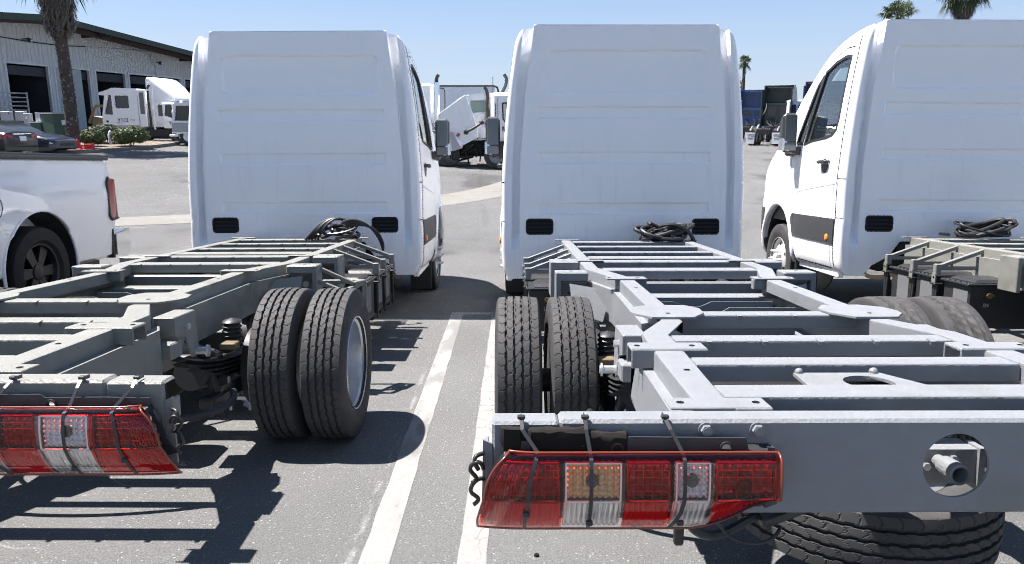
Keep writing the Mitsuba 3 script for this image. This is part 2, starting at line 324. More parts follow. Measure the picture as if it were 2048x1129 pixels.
def rim_holes():
    b = MB()
    for a in (np.arange(6) + .5) / 6 * 2 * math.pi: b.add(lathe([(0, .0005), (.0, .018), (-.006, .019)], 16), mat4(A([[1, 0, 0], [0, math.cos(a), -math.sin(a)], [0, math.sin(a), math.cos(a)]]), [.0665, .148 * math.cos(a), .148 * math.sin(a)]) @ tr(ry=-36))
    return b
RIM_D, RIM_F, RIM_H = shape(rim_deep(), 'silver_rim', smooth=35), shape(rim_front(), 'silver_paint', smooth=30), shape(rim_holes(), 'black_hole')

# ---------------------------------------------------------------- the chassis-cab truck, in its own frame: u right, v forward, w up from the top of the frame
PARTS = []                                        # (name, ply dict); the name may hold '__'
PLIST = {}
def tp(name, mesh, mat, smooth=32):
    if name in PLIST: PLIST[name] += 1; parts_ = name.rsplit('__', 1); name = f'{name}_{PLIST[name]:03d}'
    else: PLIST[name] = 0
    PARTS.append((name, shape(mesh, mat, None, smooth))); return name
VB, WB, WT = 4.62, -.33, 1.69
_hw = PchipInterpolator([-.33, -.30, -.21, -.05, .10, .138, .30, .43, .586, .85, 1.178, 1.40, 1.55, 1.62, 1.66, 1.69], [.925, .955, .982, .990, .988, .985, .987, .986, .979, .962, .931, .902, .877, .850, .815, .735])
def hw(w): return _hw(np.clip(w, WB, WT))
_vf = PchipInterpolator([-.33, -.1, .2, .35, .55, .72, .82, .95, 1.2, 1.42, 1.52, 1.60, 1.66, 1.69], [6.95, 7.10, 7.12, 7.06, 6.92, 6.62, 6.40, 6.22, 5.92, 5.62, 5.45, 5.25, 5.0, 4.85])
def vf(w): return _vf(np.clip(w, WB, WT))
def taper(v, w): return 1 - .055 * np.clip((v - 5.2) / 1.9, 0, 1.2) ** 2
def side_u(v, w):                                  # half width of the body at (v, w)
    v, w = np.asarray(v, float), np.asarray(w, float); V1 = vf(w); Lf = np.clip(.22 + .45 * (1 - np.clip((w - .3) / .6, 0, 1)), .2, .7)
    s = np.clip((v - (V1 - Lf)) / Lf, 0, .9999)
    return hw(w) * taper(v, w) * (1 - s ** 3.2) ** (1 / 2.4)
def loft(dw=0.0, w0=WB, w1=WT, vb=VB, rb=.035, nw=64):
    ws = np.unique(np.r_[np.linspace(w0, w1 - .12, nw), np.linspace(w1 - .12, w1, 14)]); loops = []
    for w in ws:
        V1 = float(vf(w)) - dw; Lf = float(np.clip(.22 + .45 * (1 - np.clip((w - .3) / .6, 0, 1)), .2, .7)); h = float(hw(w)) - dw
        b = [(u, vb) for u in np.linspace(0, h - rb, 7)] + [(h - rb + rb * math.sin(a), vb + rb - rb * math.cos(a)) for a in np.linspace(.25, math.pi / 2, 5)]
        vs = np.linspace(vb + rb + .05, V1 - Lf, 14); b += [(h * float(taper(v, w)), v) for v in vs]
        tt = np.linspace(0, 1, 15)[1:]; s = 1 - (1 - tt) ** 1.8
        b += [(h * float(taper(V1 - Lf + Lf * q, w)) * max(1 - q ** 3.2, 0) ** (1 / 2.4), V1 - Lf + Lf * q) for q in s]
        b = A(b); loops.append(np.c_[np.r_[b[:, 0], -b[-2:0:-1, 0]], np.r_[b[:, 1], b[-2:0:-1, 1]], np.full(2 * len(b) - 2, w)])
    n = len(loops[0]); V = np.vstack(loops); Fa = []
    for i in range(len(loops) - 1):
        for j in range(n):
            q = (j + 1) % n; Fa += [[i * n + j, i * n + q, (i + 1) * n + q], [i * n + j, (i + 1) * n + q, (i + 1) * n + j]]
    c0 = len(V); V = np.vstack([V, [[0, (loops[0][:, 1].min() + loops[0][:, 1].max()) / 2, ws[0]]], [[0, (loops[-1][:, 1].min() + loops[-1][:, 1].max()) / 2, ws[-1]]]]); k = (len(loops) - 1) * n
    for j in range(n): q = (j + 1) % n; Fa += [[c0, q, j], [c0 + 1, k + j, k + q]]
    return V, A(Fa)
WIN_MAIN = [(4.825, 1.440), (4.93, 1.452), (5.10, 1.432), (5.285, 1.375), (5.545, .770), (5.38, .792), (5.06, .806), (4.95, .822), (4.885, .86), (4.858, .95)]
WIN_TRI = [(5.325, 1.345), (5.42, 1.27), (5.70, .86), (5.735, .792), (5.59, .775)]
DOOR = [(4.800, -.285), (4.800, .41), (4.810, .44), (4.790, 1.0), (4.775, 1.44), (4.80, 1.515), (4.95, 1.525), (5.22, 1.455), (5.40, 1.33), (5.80, .80), (5.83, .70), (5.83, .20), (5.70, -.05), (5.58, -.285)]
solid = man(loft())
inner = man(loft(.035, .02, WT - .04, VB + .15))
def both(poly, u0=.55, u1=1.2):
    q = m4(extr(poly, u0, u1), VW); return q + m4(q, MIRX)
arch = m4(m3.Manifold.cylinder(.62, .435, .435, 40).translate([6.11, -.235, .52]), VW); arch = arch + m4(arch, MIRX)
cut = both(WIN_MAIN) + both(WIN_TRI) + arch
# rear wall: side channels, recessed panel and ribs, raised middle of the lower edge
for s in (1, -1):
    ch = [(.722, 1.75), (.806, 1.75), (.835, 1.45), (.872, 1.18), (.900, .60), (.906, .05), (.842, .05), (.836, .60), (.795, 1.18), (.750, 1.5)]
    q = m4(extr(ch, -.02, .115), UW).translate([0, VB, 0]); ramp = VF(m3.Manifold.hull_points(A([(.842, -.02, .055), (.906, -.02, .055), (.906, .115, .055), (.842, .115, .055), (.838, -.02, -.09), (.912, -.02, -.09), (.838, .002, -.09), (.912, .002, -.09)], float)))
    q = q + man(ramp).translate([0, VB, 0]); cut = cut + (q if s == 1 else m4(q, MIRX))
def recess(x0, x1, y0, y1, r, d=.010, b=.016):
    cx, cy = (x0 + x1) / 2, (y0 + y1) / 2
    q = extr(rrect(x0 - cx, x1 - cx, y0 - cy, y1 - cy, r, 6), 0, d, (1 - 2 * b / (x1 - x0), 1 - 2 * b / (y1 - y0)))
    return m4(q.translate([cx, cy, 0]), UW).translate([0, VB - .0005, 0])
cut = cut + recess(-.652, .652, 1.164, 1.50, .055, .022, .017)
for a, b in ((.958, 1.063), (.602, .702), (.193, .296)): cut = cut + recess(-.701, .701, a, b, .008, .022, .016)
cut = cut + m4(extr([(-.78, -.36), (-.72, -.245), (-.58, -.165), (-.50, -.045), (.50, -.045), (.58, -.165), (.72, -.245), (.78, -.36)], 0, .62), UW).translate([0, VB - .1, 0])
for s in (-1, 1): cut = cut + man(box(s * .57, s * .786, VB - .02, VB + .03, .036, .160, .02))
ws_open = m4(extr([(-.80, .90), (-.70, 1.46), (.70, 1.46), (.80, .90)], 5.3, 6.6), UW)
body = solid - inner - cut - (ws_open ^ m4(extr([(5.45, .86), (7.3, .86), (7.3, 1.56), (5.45, 1.56)], -2, 2), VW))
for v0 in (.137, .455):                            # two horizontal creases along the side
    g = m3.Manifold(); g = m4(extr([(VB - .1, v0 - .006), (VB - .1, v0 + .006), (4.74, v0 + .005), (4.74, v0 - .005)], .955, 1.1), VW); body = body - (g + m4(g, MIRX))
doorsolid = both([(a, b) for a, b in Polygon(DOOR).buffer(-.0055).exterior.coords[:-1]][::1], .5, 1.2)
doorgap = both([(a, b) for a, b in Polygon(DOOR).buffer(.0055).exterior.coords[:-1]], .5, 1.2)
slab = m4(extr([(4.66, -.32), (4.66, 1.60), (5.9, 1.60), (5.9, -.32)], .70, 1.2), VW); slab = slab + m4(slab, MIRX)
skin = man(loft()) - man(loft(.04, WB - .02, WT + .02, VB + .04))
doors = ((skin ^ doorsolid) - cut)
body = body - (doorgap ^ (man(loft(-.02, WB - .01, WT + .01, VB - .02)) - man(loft(.041, WB - .03, WT + .03, VB + .041))))
def half(m, s): return m ^ m3.Manifold.cube([3, 12, 6]).translate([0 if s > 0 else -3, 0, -3])
tp('cab_shell', body, 'white_paint', 24)
for s in (-1, 1):
    tp('door', half(doors, s), 'white_paint', 24)
lining = (man(loft(.052, .05, WT - .06, VB + .165)) - man(loft(.075, .07, WT - .085, VB + .19))) - both(Polygon(WIN_MAIN).buffer(.01).exterior.coords[:-1]) - both(Polygon(WIN_TRI).buffer(.01).exterior.coords[:-1]) - m4(extr([(5.45, .86), (7.3, .86), (7.3, 1.56), (5.45, 1.56)], -.78, .78), VW)
tp('cab_lining', lining, 'interior')
def conform(poly, off, s, sheet=False, thick=.012, edge=.07, ins=0.0):
    q = VF(extr(poly, 0, 1).refine_to_length(edge)); v, f = q
    if sheet: f = f[(v[f][:, :, 2] > .999).all(1)]
    k = v[:, 2] > .5
    uu = side_u(v[:, 0], v[:, 1]) + np.where(k, off, off - thick)
    out = np.c_[uu, v[:, 0], v[:, 1]]
    return (out * [s, 1, 1], f[:, ::-1] if s < 0 else f) if True else None
PG = lambda poly, d: [tuple(q) for q in Polygon(poly).buffer(d).exterior.coords[:-1]]
for i, s in enumerate((-1, 1)):
    dn = 'door' if i == 0 else 'door_001'
    tp(dn + '__window', conform(PG(WIN_MAIN, .004), -.012, s, True), 'side_glass', True)
    tp(dn + '__quarter_window', conform(PG(WIN_TRI, .004), -.012, s, True), 'side_glass', True)
    fr = MB()
    for W_ in (WIN_MAIN, WIN_TRI):
        ring = [PG(W_, .014), PG(W_, -.010)]; q = VF(cs(ring).extrude(1).refine_to_length(.07)); v, f = q
        uu = side_u(v[:, 0], v[:, 1]) + np.where(v[:, 2] > .5, .003, -.02); o = np.c_[uu, v[:, 0], v[:, 1]] * [s, 1, 1]; fr.add((o, f[:, ::-1] if s < 0 else f))
    tp(dn + '__window_seal', fr, 'black_plastic')
    q = VF(cs([PG(DOOR, .006), PG(DOOR, -.006)]).extrude(1).refine_to_length(.07)); v, f = q; f = f[(v[f][:, :, 2] > .999).all(1)]; o = np.c_[side_u(v[:, 0], v[:, 1]) - .006, v[:, 0], v[:, 1]] * [s, 1, 1]
    tp(dn + '__door_seal', (o, f[:, ::-1] if s < 0 else f), 'black_plastic', True)
    sm = [(4.728, -.32), (4.728, .41), (4.738, .44), (4.716, 1.0), (4.702, 1.45), (4.712, 1.58)]; tp('fairing_seam', conform(sm + [(a_ + .011, b_) for a_, b_ in sm[::-1]], .003, s, thick=.02), 'black_plastic')
    hb = MB(xf(VF(m3.Manifold.sphere(1, 24)), tr(s * (float(side_u(5.02, .575)) + .004), 5.02, .565, s=(.006, .07, .062)))); tp(dn + '__handle_cup', hb, 'grey_plastic', True)
    u_ = s * (float(side_u(5.02, .59)) + .032)
    tp(dn + '__handle', MB(tube(spline([(u_ - s * .03, 4.935, .60), (u_, 4.955, .60), (u_ + s * .004, 5.02, .60), (u_, 5.09, .598), (u_ - s * .03, 5.11, .598)], 18), [.012] * 2 + [.0155] * 14 + [.012] * 2, 10)), 'grey_plastic', True)
    tp(dn + '__side_moulding', conform([(4.742, -.085), (4.742, .125), (4.80, .128), (5.70, .135), (5.735, .09), (5.72, -.075)], .008, s, thick=.03), 'grey_plastic')
    tp(dn + '__side_marker', MB(xf(VF(m3.Manifold.sphere(1, 20)), tr(s * (float(side_u(4.86, -.03)) + .010), 4.86, -.033, s=(.010, .030, .030)))), 'amber', True)
    # swage line along the door
    tp(dn + '__swage_line', conform([(4.745, .416), (5.45, .356), (5.62, .330), (5.45, .362), (4.745, .436)], .0035, s, thick=.02), 'grey_primer')
    # mirror: arm, housing, glass, turn signal
    hs = VF(m3.Manifold.hull(man(box(1.010, 1.145, 5.60, 5.69, .70, 1.060, .03)) + man(box(1.020, 1.135, 5.66, 5.76, .73, 1.02, .03))))
    M_ = np.eye(4) if s > 0 else MIRX
    mm = 'mirror' if i == 0 else 'mirror_001'
    tp(mm, xf(MB(hs, hull([(.90, 5.60, .74), (.90, 5.86, .74), (.91, 5.62, .66), (.91, 5.84, .66), (1.06, 5.64, .70), (1.06, 5.72, .70), (1.06, 5.64, .76), (1.06, 5.72, .76)]), xf(VF(m3.Manifold.sphere(1, 18)), tr(1.0, 5.80, .70, s=(.045, .09, .035)))), M_), 'grey_plastic', 35)
    tp(mm + '__mirror_glass', xf(box(1.024, 1.131, 5.594, 5.602, .80, 1.045, .003), M_), 'mirror_dark')
    tp(mm + '__wide_mirror', xf(box(1.024, 1.131, 5.593, 5.602, .715, .79, .003), M_), 'mirror_dark')
    tp(mm + '__turn_signal', xf(hull([(1.09, 5.594, .71), (1.152, 5.60, .72), (1.152, 5.71, .72), (1.09, 5.74, .71), (1.11, 5.594, .80), (1.152, 5.60, .83), (1.149, 5.70, .83), (1.11, 5.74, .80)]), M_), 'reflector', 20)
    # wheel arch flare, front bumper side, sill
    th = np.linspace(math.radians(-14), math.radians(190), 40); fl = [(float(side_u(6.11 + .455 * math.cos(a), -.235 + .455 * math.sin(a))) * s, 6.11 + .455 * math.cos(a), -.235 + .455 * math.sin(a)) for a in th]
    tp('wheel_arch_flare', MB(tube(fl, .028, 8)), 'white_paint', True)
    lin = [(6.11 + .432 * math.cos(a), -.235 + .432 * math.sin(a)) for a in np.linspace(math.radians(-25), math.radians(205), 30)]; lin2 = [(6.11 + .420 * math.cos(a), -.235 + .420 * math.sin(a)) for a in np.linspace(math.radians(205), math.radians(-25), 30)]
    tp('arch_liner', MB(plate_vw(lin + lin2, s * .53, s * .93), plate_vw([(6.11 + .43 * math.cos(a), -.235 + .43 * math.sin(a)) for a in np.linspace(0, 2 * math.pi, 30)[:-1]], s * .525, s * .535)), 'black_plastic')
    tp('front_bumper_side', conform([(6.57, .10), (6.57, .16), (7.02, .16), (7.02, -.22), (6.52, -.30), (6.545, -.05)], .012, s, thick=.05), 'grey_plastic')
    tp('arch_rear_moulding', conform([(5.735, .09), (5.70, .135), (5.68, .14), (5.72, .165), (5.70, -.05), (5.66, -.32), (5.60, -.32), (5.66, -.05)][0:2] + [(5.665, .13), (5.665, -.10), (5.60, -.30), (5.68, -.32), (5.70, -.07)], .010, s, thick=.05), 'grey_plastic')
    tp('mud_flap', box(s * .74, s * .95, 5.62, 5.64, -.60, -.25, .004), 'black_plastic')
    tp('side_sill', MB(bar((s * .925, 4.70, -.335), (s * .905, 5.60, -.335), .05, .045, .008)), 'white_paint')
    # louvred vent in the rear wall
    vn = 'vent' if i == 0 else 'vent_001'
    fr = cs([rrect(.566, .790, .032, .164, .03, 5), rrect(.580, .776, .046, .150, .02, 5)]).extrude(.02)
    tp(vn, xf(MB(xf(VF(fr), UW), plate_uw(rrect(.578, .778, .044, .152, .02, 5), .020, .024)), mat4(np.eye(3), [0, VB - .005, 0]) @ (np.eye(4) if s > 0 else MIRX)), 'vent_black')
    for k in range(3):
        z = .056 + .032 * k
        tp(vn + '__slat', xf(hull([(.578, VB + .012, z + .026), (.778, VB + .012, z + .026), (.578, VB - .003, z), (.778, VB - .003, z), (.578, VB + .001, z - .006), (.778, VB + .001, z - .006)]), np.eye(4) if s > 0 else MIRX), 'vent_black')
tp('windscreen', (lambda ws: (np.vstack([np.c_[np.linspace(-.8, .8, 14) * float(hw(w)), [float(vf(w)) - .02 - .16 * (t ** 4) for t in np.linspace(-1, 1, 14)], np.full(14, w)] for w in ws]), A([[i * 14 + j, i * 14 + j + 1, (i + 1) * 14 + j + 1] for i in range(len(ws) - 1) for j in range(13)] + [[i * 14 + j, (i + 1) * 14 + j + 1, (i + 1) * 14 + j] for i in range(len(ws) - 1) for j in range(13)])))(np.linspace(.88, 1.5, 9)), 'side_glass', True)
for s in (-1, 1): tp('seat', MB(box(s * .42 - .24, s * .42 + .24, 4.95, 5.45, .15, .34, .06), hull([(s * .42 + a, v + b, w) for a in (-.22, .22) for b in (0, .12) for v, w in ((4.95, .3), (4.80, .98))]), box(s * .42 - .12, s * .42 + .12, 4.74, 4.84, 1.0, 1.2, .04)), 'interior')
tp('underbody', MB(box(-.62, .62, 4.72, 6.9, -.30, -.02), box(-.50, .50, 4.66, 4.72, -.16, -.03), hull([(-.7, 4.70, -.25), (.7, 4.70, -.25), (-.56, 4.70, -.17), (.56, 4.70, -.17), (-.7, 4.85, -.25), (.7, 4.85, -.25), (-.56, 4.85, -.1), (.56, 4.85, -.1)])), 'dark_metal')

# ---------------------------------------------------------------- frame
GP = 'grey_paint'
def inset(poly, d):
    p = A(poly, float); a = np.roll(p, 1, 0) - p; b = np.roll(p, -1, 0) - p
    a /= np.linalg.norm(a, axis=1, keepdims=True); b /= np.linalg.norm(b, axis=1, keepdims=True)
    area = .5 * np.sum(p[:, 0] * np.roll(p[:, 1], -1) - np.roll(p[:, 0], -1) * p[:, 1]); sg = 1 if area > 0 else -1
    nb = A([-b[:, 1], b[:, 0]]).T * sg; na = A([a[:, 1], -a[:, 0]]).T * sg
    m = na + nb; m /= np.maximum(np.sum(m * nb, axis=1, keepdims=True), .3)
    return p + m * d
def bev_plate(poly, z0, z1, c=.006):
    p = A(poly, float)
    if np.sum(p[:, 0] * np.roll(p[:, 1], -1) - np.roll(p[:, 0], -1) * p[:, 1]) < 0: p = p[::-1]
    L = [(p, z0), (p, z1 - c), (inset(p, .3 * c), z1 - .3 * c), (inset(p, c), z1)]; n = len(p)
    V = np.vstack([np.c_[q, np.full(n, z)] for q, z in L]); Fa = []
    for i in range(3):
        for j in range(n): k = (j + 1) % n; Fa += [[i * n + j, i * n + k, (i + 1) * n + k], [i * n + j, (i + 1) * n + k, (i + 1) * n + j]]
    t = m3.triangulate([L[3][0].astype(np.float64)]); Fa += (A(t) + 3 * n).tolist()
    t = m3.triangulate([p.astype(np.float64)]); Fa += A(t)[:, ::-1].tolist()
    return V, A(Fa)
OUT = [(.512, 4.45), (.512, 2.575), (.398, 2.17), (.393, 2.08), (.400, 1.38), (.404, 1.09), (.508, .875), (.518, .616), (.524, .122), (.526, .066)]
INN = [(.451, .066), (.449, .122), (.430, .615), (.426, .845), (.331, 1.06), (.321, 1.38), (.318, 2.09), (.322, 2.21), (.437, 2.62), (.437, 4.45)]
def interp_out(v): return float(np.interp(v, [q[1] for q in OUT[::-1]], [q[0] for q in OUT[::-1]]))
def interp_in(v): return float(np.interp(v, [q[1] for q in INN], [q[0] for q in INN]))
def sx(m, s): return VF(m) if s > 0 else xf(m, MIRX)
for s in (-1, 1):
    tp('frame_rail', sx(bev_plate(OUT + INN, -.056, 0, .007), s), GP)
    web = [(a + .030, b) for a, b in OUT]; wib = [(a + .024, b) for a, b in OUT[::-1]]; fl = [(a - .03, b) for a, b in OUT[::-1]]
    tp('chassis_channel', sx(MB(plate_z(web + wib, -.215, -.0565), plate_z(web + fl, -.064, -.0565), plate_z(web + fl, -.217, -.209)), s), GP)
def cmember(v0, v1, w=0.0, h=.05, nubs=5, off=0.0, ub=None):
    u1 = ub or interp_in((v0 + v1) / 2) - .001
    b = MB(xf(bev_plate([(-u1, v0), (u1, v0), (u1, v1), (-u1, v1)], w - h, w - .0015, .008), np.eye(4)))
    for k in range(nubs):
        u = -u1 + 2 * u1 * (k + .5 + off) / nubs
        b.add(hull([(u - .010, v0 + .012, w + .002), (u + .010, v0 + .012, w + .002), (u - .008, v0 - .012, w - .003), (u + .008, v0 - .012, w - .003), (u - .005, v0 - .006, w - .018), (u + .005, v0 - .006, w - .018), (u, v0 + .012, w - .018)]))
    return b
for i, (a, b, nb) in enumerate(((4.29, 4.40, 5), (3.90, 3.99, 5), (3.49, 3.58, 5), (3.12, 3.26, 0), (2.92, 3.03, 5), (2.51, 2.63, 5), (1.185, 1.268, 4), (.757, .842, 5), (.467, .55, 0), (.17, .272, 0))):
    tp('cross_member', cmember(a, b, nubs=nb, off=.12 * math.sin(i * 2.1), ub=.40 if i == 6 else None), GP)
# lower members of the axle bay, with their notched upper edges
def notched(v, wt, depth, h, t=.006):
    u = interp_in(v) - .01
    return plate_uw([(-u, wt), (-.16, wt), (-.10, wt - depth), (-.03, wt - depth), (.02, wt), (u, wt), (u, wt - h), (-u, wt - h)], v, v + t)
tp('lower_member', MB(box(-.40, .40, 2.16, 2.28, -.10, -.092, .003), notched(2.14, -.092, .0, .10)), GP)
tp('lower_member', MB(notched(1.98, -.085, .022, .12)), GP); tp('lower_member', MB(notched(1.70, -.065, .028, .12), box(-.3, .3, 1.70, 1.74, -.185, -.18)), GP)
tp('lower_member', MB(box(-.38, .38, 1.00, 1.05, -.115, -.085, .008)), GP)
tp('lower_member', MB(box(-.42, .42, 2.46, 2.50, -.14, -.06, .008)), GP)
hp = m3.CrossSection([A([(-.205, .2725), (.105, .2725), (.030, .415), (-.195, .415)]), A(circ(-.040, .325, .060, 40))], m3.FillRule.EvenOdd).extrude(.008).translate([0, 0, -.020])
tp('ring_plate', MB(VF(hp), xf(VF(m3.Manifold.sphere(.011, 12)), tr(-.180, .415, -.010)), xf(VF(m3.Manifold.sphere(.012, 12)), tr(.014, .415, -.010))), GP)
for s in (-1, 1):
    tp('end_plate', sx(box(.37, .565, 4.435, 4.475, -.004, .005, .002), s), GP)
    tp('bracket_plate', sx(MB(box(.370, .525, 2.905, 2.948, .0015, .008, .002)), s), GP)
    tp('bracket_plate', sx(MB(bev_plate([(.262, 2.105), (.455, 2.105), (.462, 2.16), (.445, 2.195), (.262, 2.185)], .0005, .0075, .002), box(.26, .33, 2.12, 2.16, -.05, 0, .004)), s), GP)
    tp('gusset_plate', sx(bev_plate([(.228, 1.18), (.283, 1.094), (.432, 1.095), (.482, 1.165), (.492, 1.215), (.475, 1.29), (.405, 1.345), (.262, 1.34), (.222, 1.27)], .001, .009, .002), s), GP)
    ch = MB(box(.362, .582, .615, .70, -.004, .006, .003), box(.362, .582, .614, .621, -.052, .004, .003), box(.362, .582, .694, .70, -.052, .004, .002))
    tp('cross_bracket', sx(ch, s), GP)
    tp('corner_plate', sx(MB(box(.370, .588, .068, .142, -.002, .0045, .002), box(.370, .45, .066, .072, -.03, .003, .002)), s), GP)
    for u, v, w in ((.40, .655, .006), (.56, .655, .006), (.395, .105, .0045), (.56, .105, .0045), (.30, 2.15, .0075), (.44, 2.15, .0075), (.475, .40, 0), (.36, 1.85, 0), (.362, 1.16, .009), (.60, 3.0, 0.0), (.60, 2.47, 0.0)):
        tp('bolt_hole', xf(lathe([(.0013, .0004), (.0013, .0085)], 14, 'z'), tr(s * u, v, w)), 'black_hole', False)
    # box outriggers ahead of the rear wheels
    for (a, b) in ((2.905, 3.075), (2.405, 2.522)):
        hole_ = m3.CrossSection([A([(.52, -.05), (.655, -.05), (.655, -.20), (.56, -.20), (.52, -.12)]), A(circ(.60, -.115, .018, 20))], m3.FillRule.EvenOdd).extrude(.008)
        tp('box_outrigger', sx(MB(box(.514, .684, a, b, -.046, 0, .006), box(.656, .6845, a, b, -.21, -.0005, .004), xf(VF(hole_), UW @ tr(0, 0, b - .04)), box(.52, .65, a + .02, b - .03, -.058, -.050, .002)), s), GP)
    # triangular outriggers carrying the battery boxes
    for v in (4.18, 3.81, 3.52):
        tri = MB(bar((.50, v, -.016), (.80, v, -.128), .030, .026, .003), bar((.50, v, -.135), (.80, v, -.135), .026, .024, .003), box(.783, .822, v - .018, v + .018, -.185, -.108, .004), box(.500, .512, v - .02, v + .02, -.15, -.01))
        ear = m3.CrossSection([A(rrect(-.022, .022, -.235, -.165, .012)), A(circ(0, -.20, .011, 16))], m3.FillRule.EvenOdd).extrude(.008)
        tri.add(xf(VF(ear), VW @ tr(v, 0, .816)))
        o = tp('outrigger', sx(tri, s), GP)
        tp(o + '__hanger', sx(MB(box(.775, .83, v - .032, v + .032, -.245, -.232, .003), plate_vw([(v - .03, -.245), (v + .03, -.245), (v + .012, -.50), (v - .012, -.50)], .80, .812), plate_uw([(.79, -.24), (.818, -.24), (.775, -.52), (.72, -.52)], v - .004, v + .004), box(.812, .815, v - .004, v + .004, -.42, -.27)), s), 'black_plastic')
    tri = MB(bar((.66, 2.50, -.02), (.865, 2.52, -.118), .024, .022, .003), bar((.66, 2.44, -.085), (.82, 2.44, -.150), .024, .022, .003))
    for a, b in (((.825, 2.44, -.155), (.905, 2.62, -.118)), ((.905, 2.62, -.118), (.905, 2.62, -.30)), ((.825, 2.44, -.155), (.825, 2.44, -.33)), ((.825, 2.44, -.335), (.905, 2.62, -.305)), ((.865, 2.52, -.118), (.905, 2.62, -.118)), ((.66, 2.62, -.12), (.905, 2.62, -.118))): tri.add(bar(a, b, .026, .024, .003))
    tri.add(box(.832, .90, 2.50, 2.60, -.21, -.20))
    if s > 0: STEP = shape(tri, GP)
    # battery boxes slung between the outriggers
    for k, (a, b) in enumerate(((3.15, 3.43), (3.54, 3.77), (3.85, 4.11))):
        q = tp('battery_box', sx(MB(box(.40, .80, a, b, -.47, -.205, .005), hull([(x, y, z) for x in (.46, .74) for y in (a + .03, b - .03) for z in (-.185, -.168)] + [(.44, a + .01, -.186), (.77, a + .01, -.186), (.44, b - .01, -.186), (.77, b - .01, -.186)])), s), 'black_plastic')
        tp(q + '__lid_flange', sx(MB(box(.385, .822, a - .012, b + .012, -.204, -.190, .003), *[cyl((.812, y, -.19), (.812, y, -.183), .005, 6) for y in np.linspace(a + .02, b - .02, 5)]), s), 'black_plastic')
        tp(q + '__side_label', sx(box(.8005, .803, a + .015, a + .17, -.41, -.235), s), 'label_grey')
        if k == 0:
            tp(q + '__plug', sx(MB(cyl((.69, a + .01, -.262), (.69, a - .028, -.262), .014, 12), cyl((.69, a - .02, -.262), (.69, a - .03, -.262), .019, 6), cyl((.655, a + .01, -.262), (.655, a - .008, -.262), .008, 8)), s), 'brass')
            tm = meshkit.text_mesh('IN', .022, .001)
            tp(q + '__lettering', xf(tm, mat4(A([[1, 0, 0], [0, 0, -1], [0, 1, 0]]), [s * .70 - .012, a - .0003, -.335])), 'print_grey', False)
    # rear suspension
    ls = MB()
    for k in range(5):
        z = -.325 - .019 * k; L = (.70, .66, .54, .42, .30)[k]; ls.add(tube([(s * .50, 1.76 + t * L, z + .12 * (t ** 2) * (L / .7) ** 2) for t in np.linspace(-1, 1, 15)], .0095, 6))
        ls.m[-1] = (ls.m[-1][0] * 1.0, ls.m[-1][1]); v_ = ls.m[-1][0]; v_[:, 0] = s * .50 + (v_[:, 0] - s * .50) * 3.6
    tp('leaf_spring', MB(ls, *[cyl((s * .455, v, -.33), (s * .545, v, -.33), .02, 12) for v in ()]), 'dark_metal')
    tp('u_bolt', MB(*[tube(spline([(s * x, v, -.60), (s * x, v, -.40)], 4), .009, 8) for x in (.455, .545) for v in (1.68, 1.84)], box(s * .44, s * .56, 1.66, 1.86, -.545, -.53)), 'zinc')
    tp('spring_hanger', sx(MB(plate_vw([(.94, -.03), (1.30, -.066), (1.22, -.11), (1.15, -.21), (1.08, -.215), (1.04, -.12), (.94, -.10)], .475, .482), plate_vw([(.955, -.03), (1.13, -.03), (1.15, -.20), (1.09, -.205), (1.04, -.115), (.955, -.095)], .548, .555), box(.482, .548, .955, .962, -.095, -.03, .002), box(.475, .555, .95, 1.13, -.034, -.026, .003), box(.492, .566, .895, .985, -.172, -.112, .005)), s), GP)
    tp('hanger_bolt', cyl((s * .555, 1.04, -.075), (s * .572, 1.04, -.075), .013, 6), 'zinc'); tp('spring_pin', MB(cyl((s * .47, 1.115, -.185), (s * .61, 1.115, -.185), .015, 8), cyl((s * .60, 1.115, -.185), (s * .606, 1.115, -.185), .024, 16)), 'zinc')
    bl = MB(lathe([(-.36 + .020 * k + (.0 if j == 0 else .010), (.044 if j == 0 else .034)) for k in range(6) for j in range(2)] + [(-.24, .0005)], 20, 'z')); tp('bump_stop', xf(bl, tr(s * .52, 1.58, .10)), 'black_plastic', 50)
    tp('spring_pad', box(s * .50, s * .57, 1.47, 1.53, -.265, -.235, .004), 'yellow_dull')
    tp('shock_absorber', MB(cyl((s * .50, 1.44, -.50), (s * .46, 1.40, -.26), .022, 12), cyl((s * .51, 1.45, -.56), (s * .50, 1.44, -.50), .012, 10)), 'dark_metal')
    fp = [(.616, 2.36, -.052), (.504, 2.27, -.060), (.446, 2.19, -.154), (.463, 2.185, -.221), (.540, 2.25, -.205), (.608, 2.33, -.128)]; tp('fender_plate', sx(hull(fp + [(a_, b_ + .010, c_ - .006) for a_, b_, c_ in fp]), s), GP)
tp('rear_axle', MB(cyl((-.62, 1.76, -.40), (.62, 1.76, -.40), .052, 20), xf(VF(m3.Manifold.sphere(.15, 32)), tr(.02, 1.76, -.40, s=(1.1, 1, .95))), lathe([(0, 0.001)], 3)) if False else MB(cyl((-.80, 1.76, -.40), (.80, 1.76, -.40), .052, 20), xf(VF(m3.Manifold.sphere(.15, 32)), tr(.02, 1.76, -.40, s=(1.1, 1, .95)))), 'dark_metal')
tp('motor_unit', MB(box(-.36, .36, 1.98, 2.9, -.52, -.24, .05), box(-.30, .30, 1.35, 1.62, -.50, -.30, .04), cyl((-.40, 2.2, -.36), (.40, 2.2, -.36), .13, 20), *[cyl((u_, 1.755, -.40), (u_ + .04, 1.755, -.40), .185, 28) for u_ in (-.59, .55)]), 'dark_metal')
for u_ in (-.42, .42): tp('brake_chamber', cyl((u_, 1.50, -.36), (u_, 1.36, -.34), .075, 18), 'dark_metal')
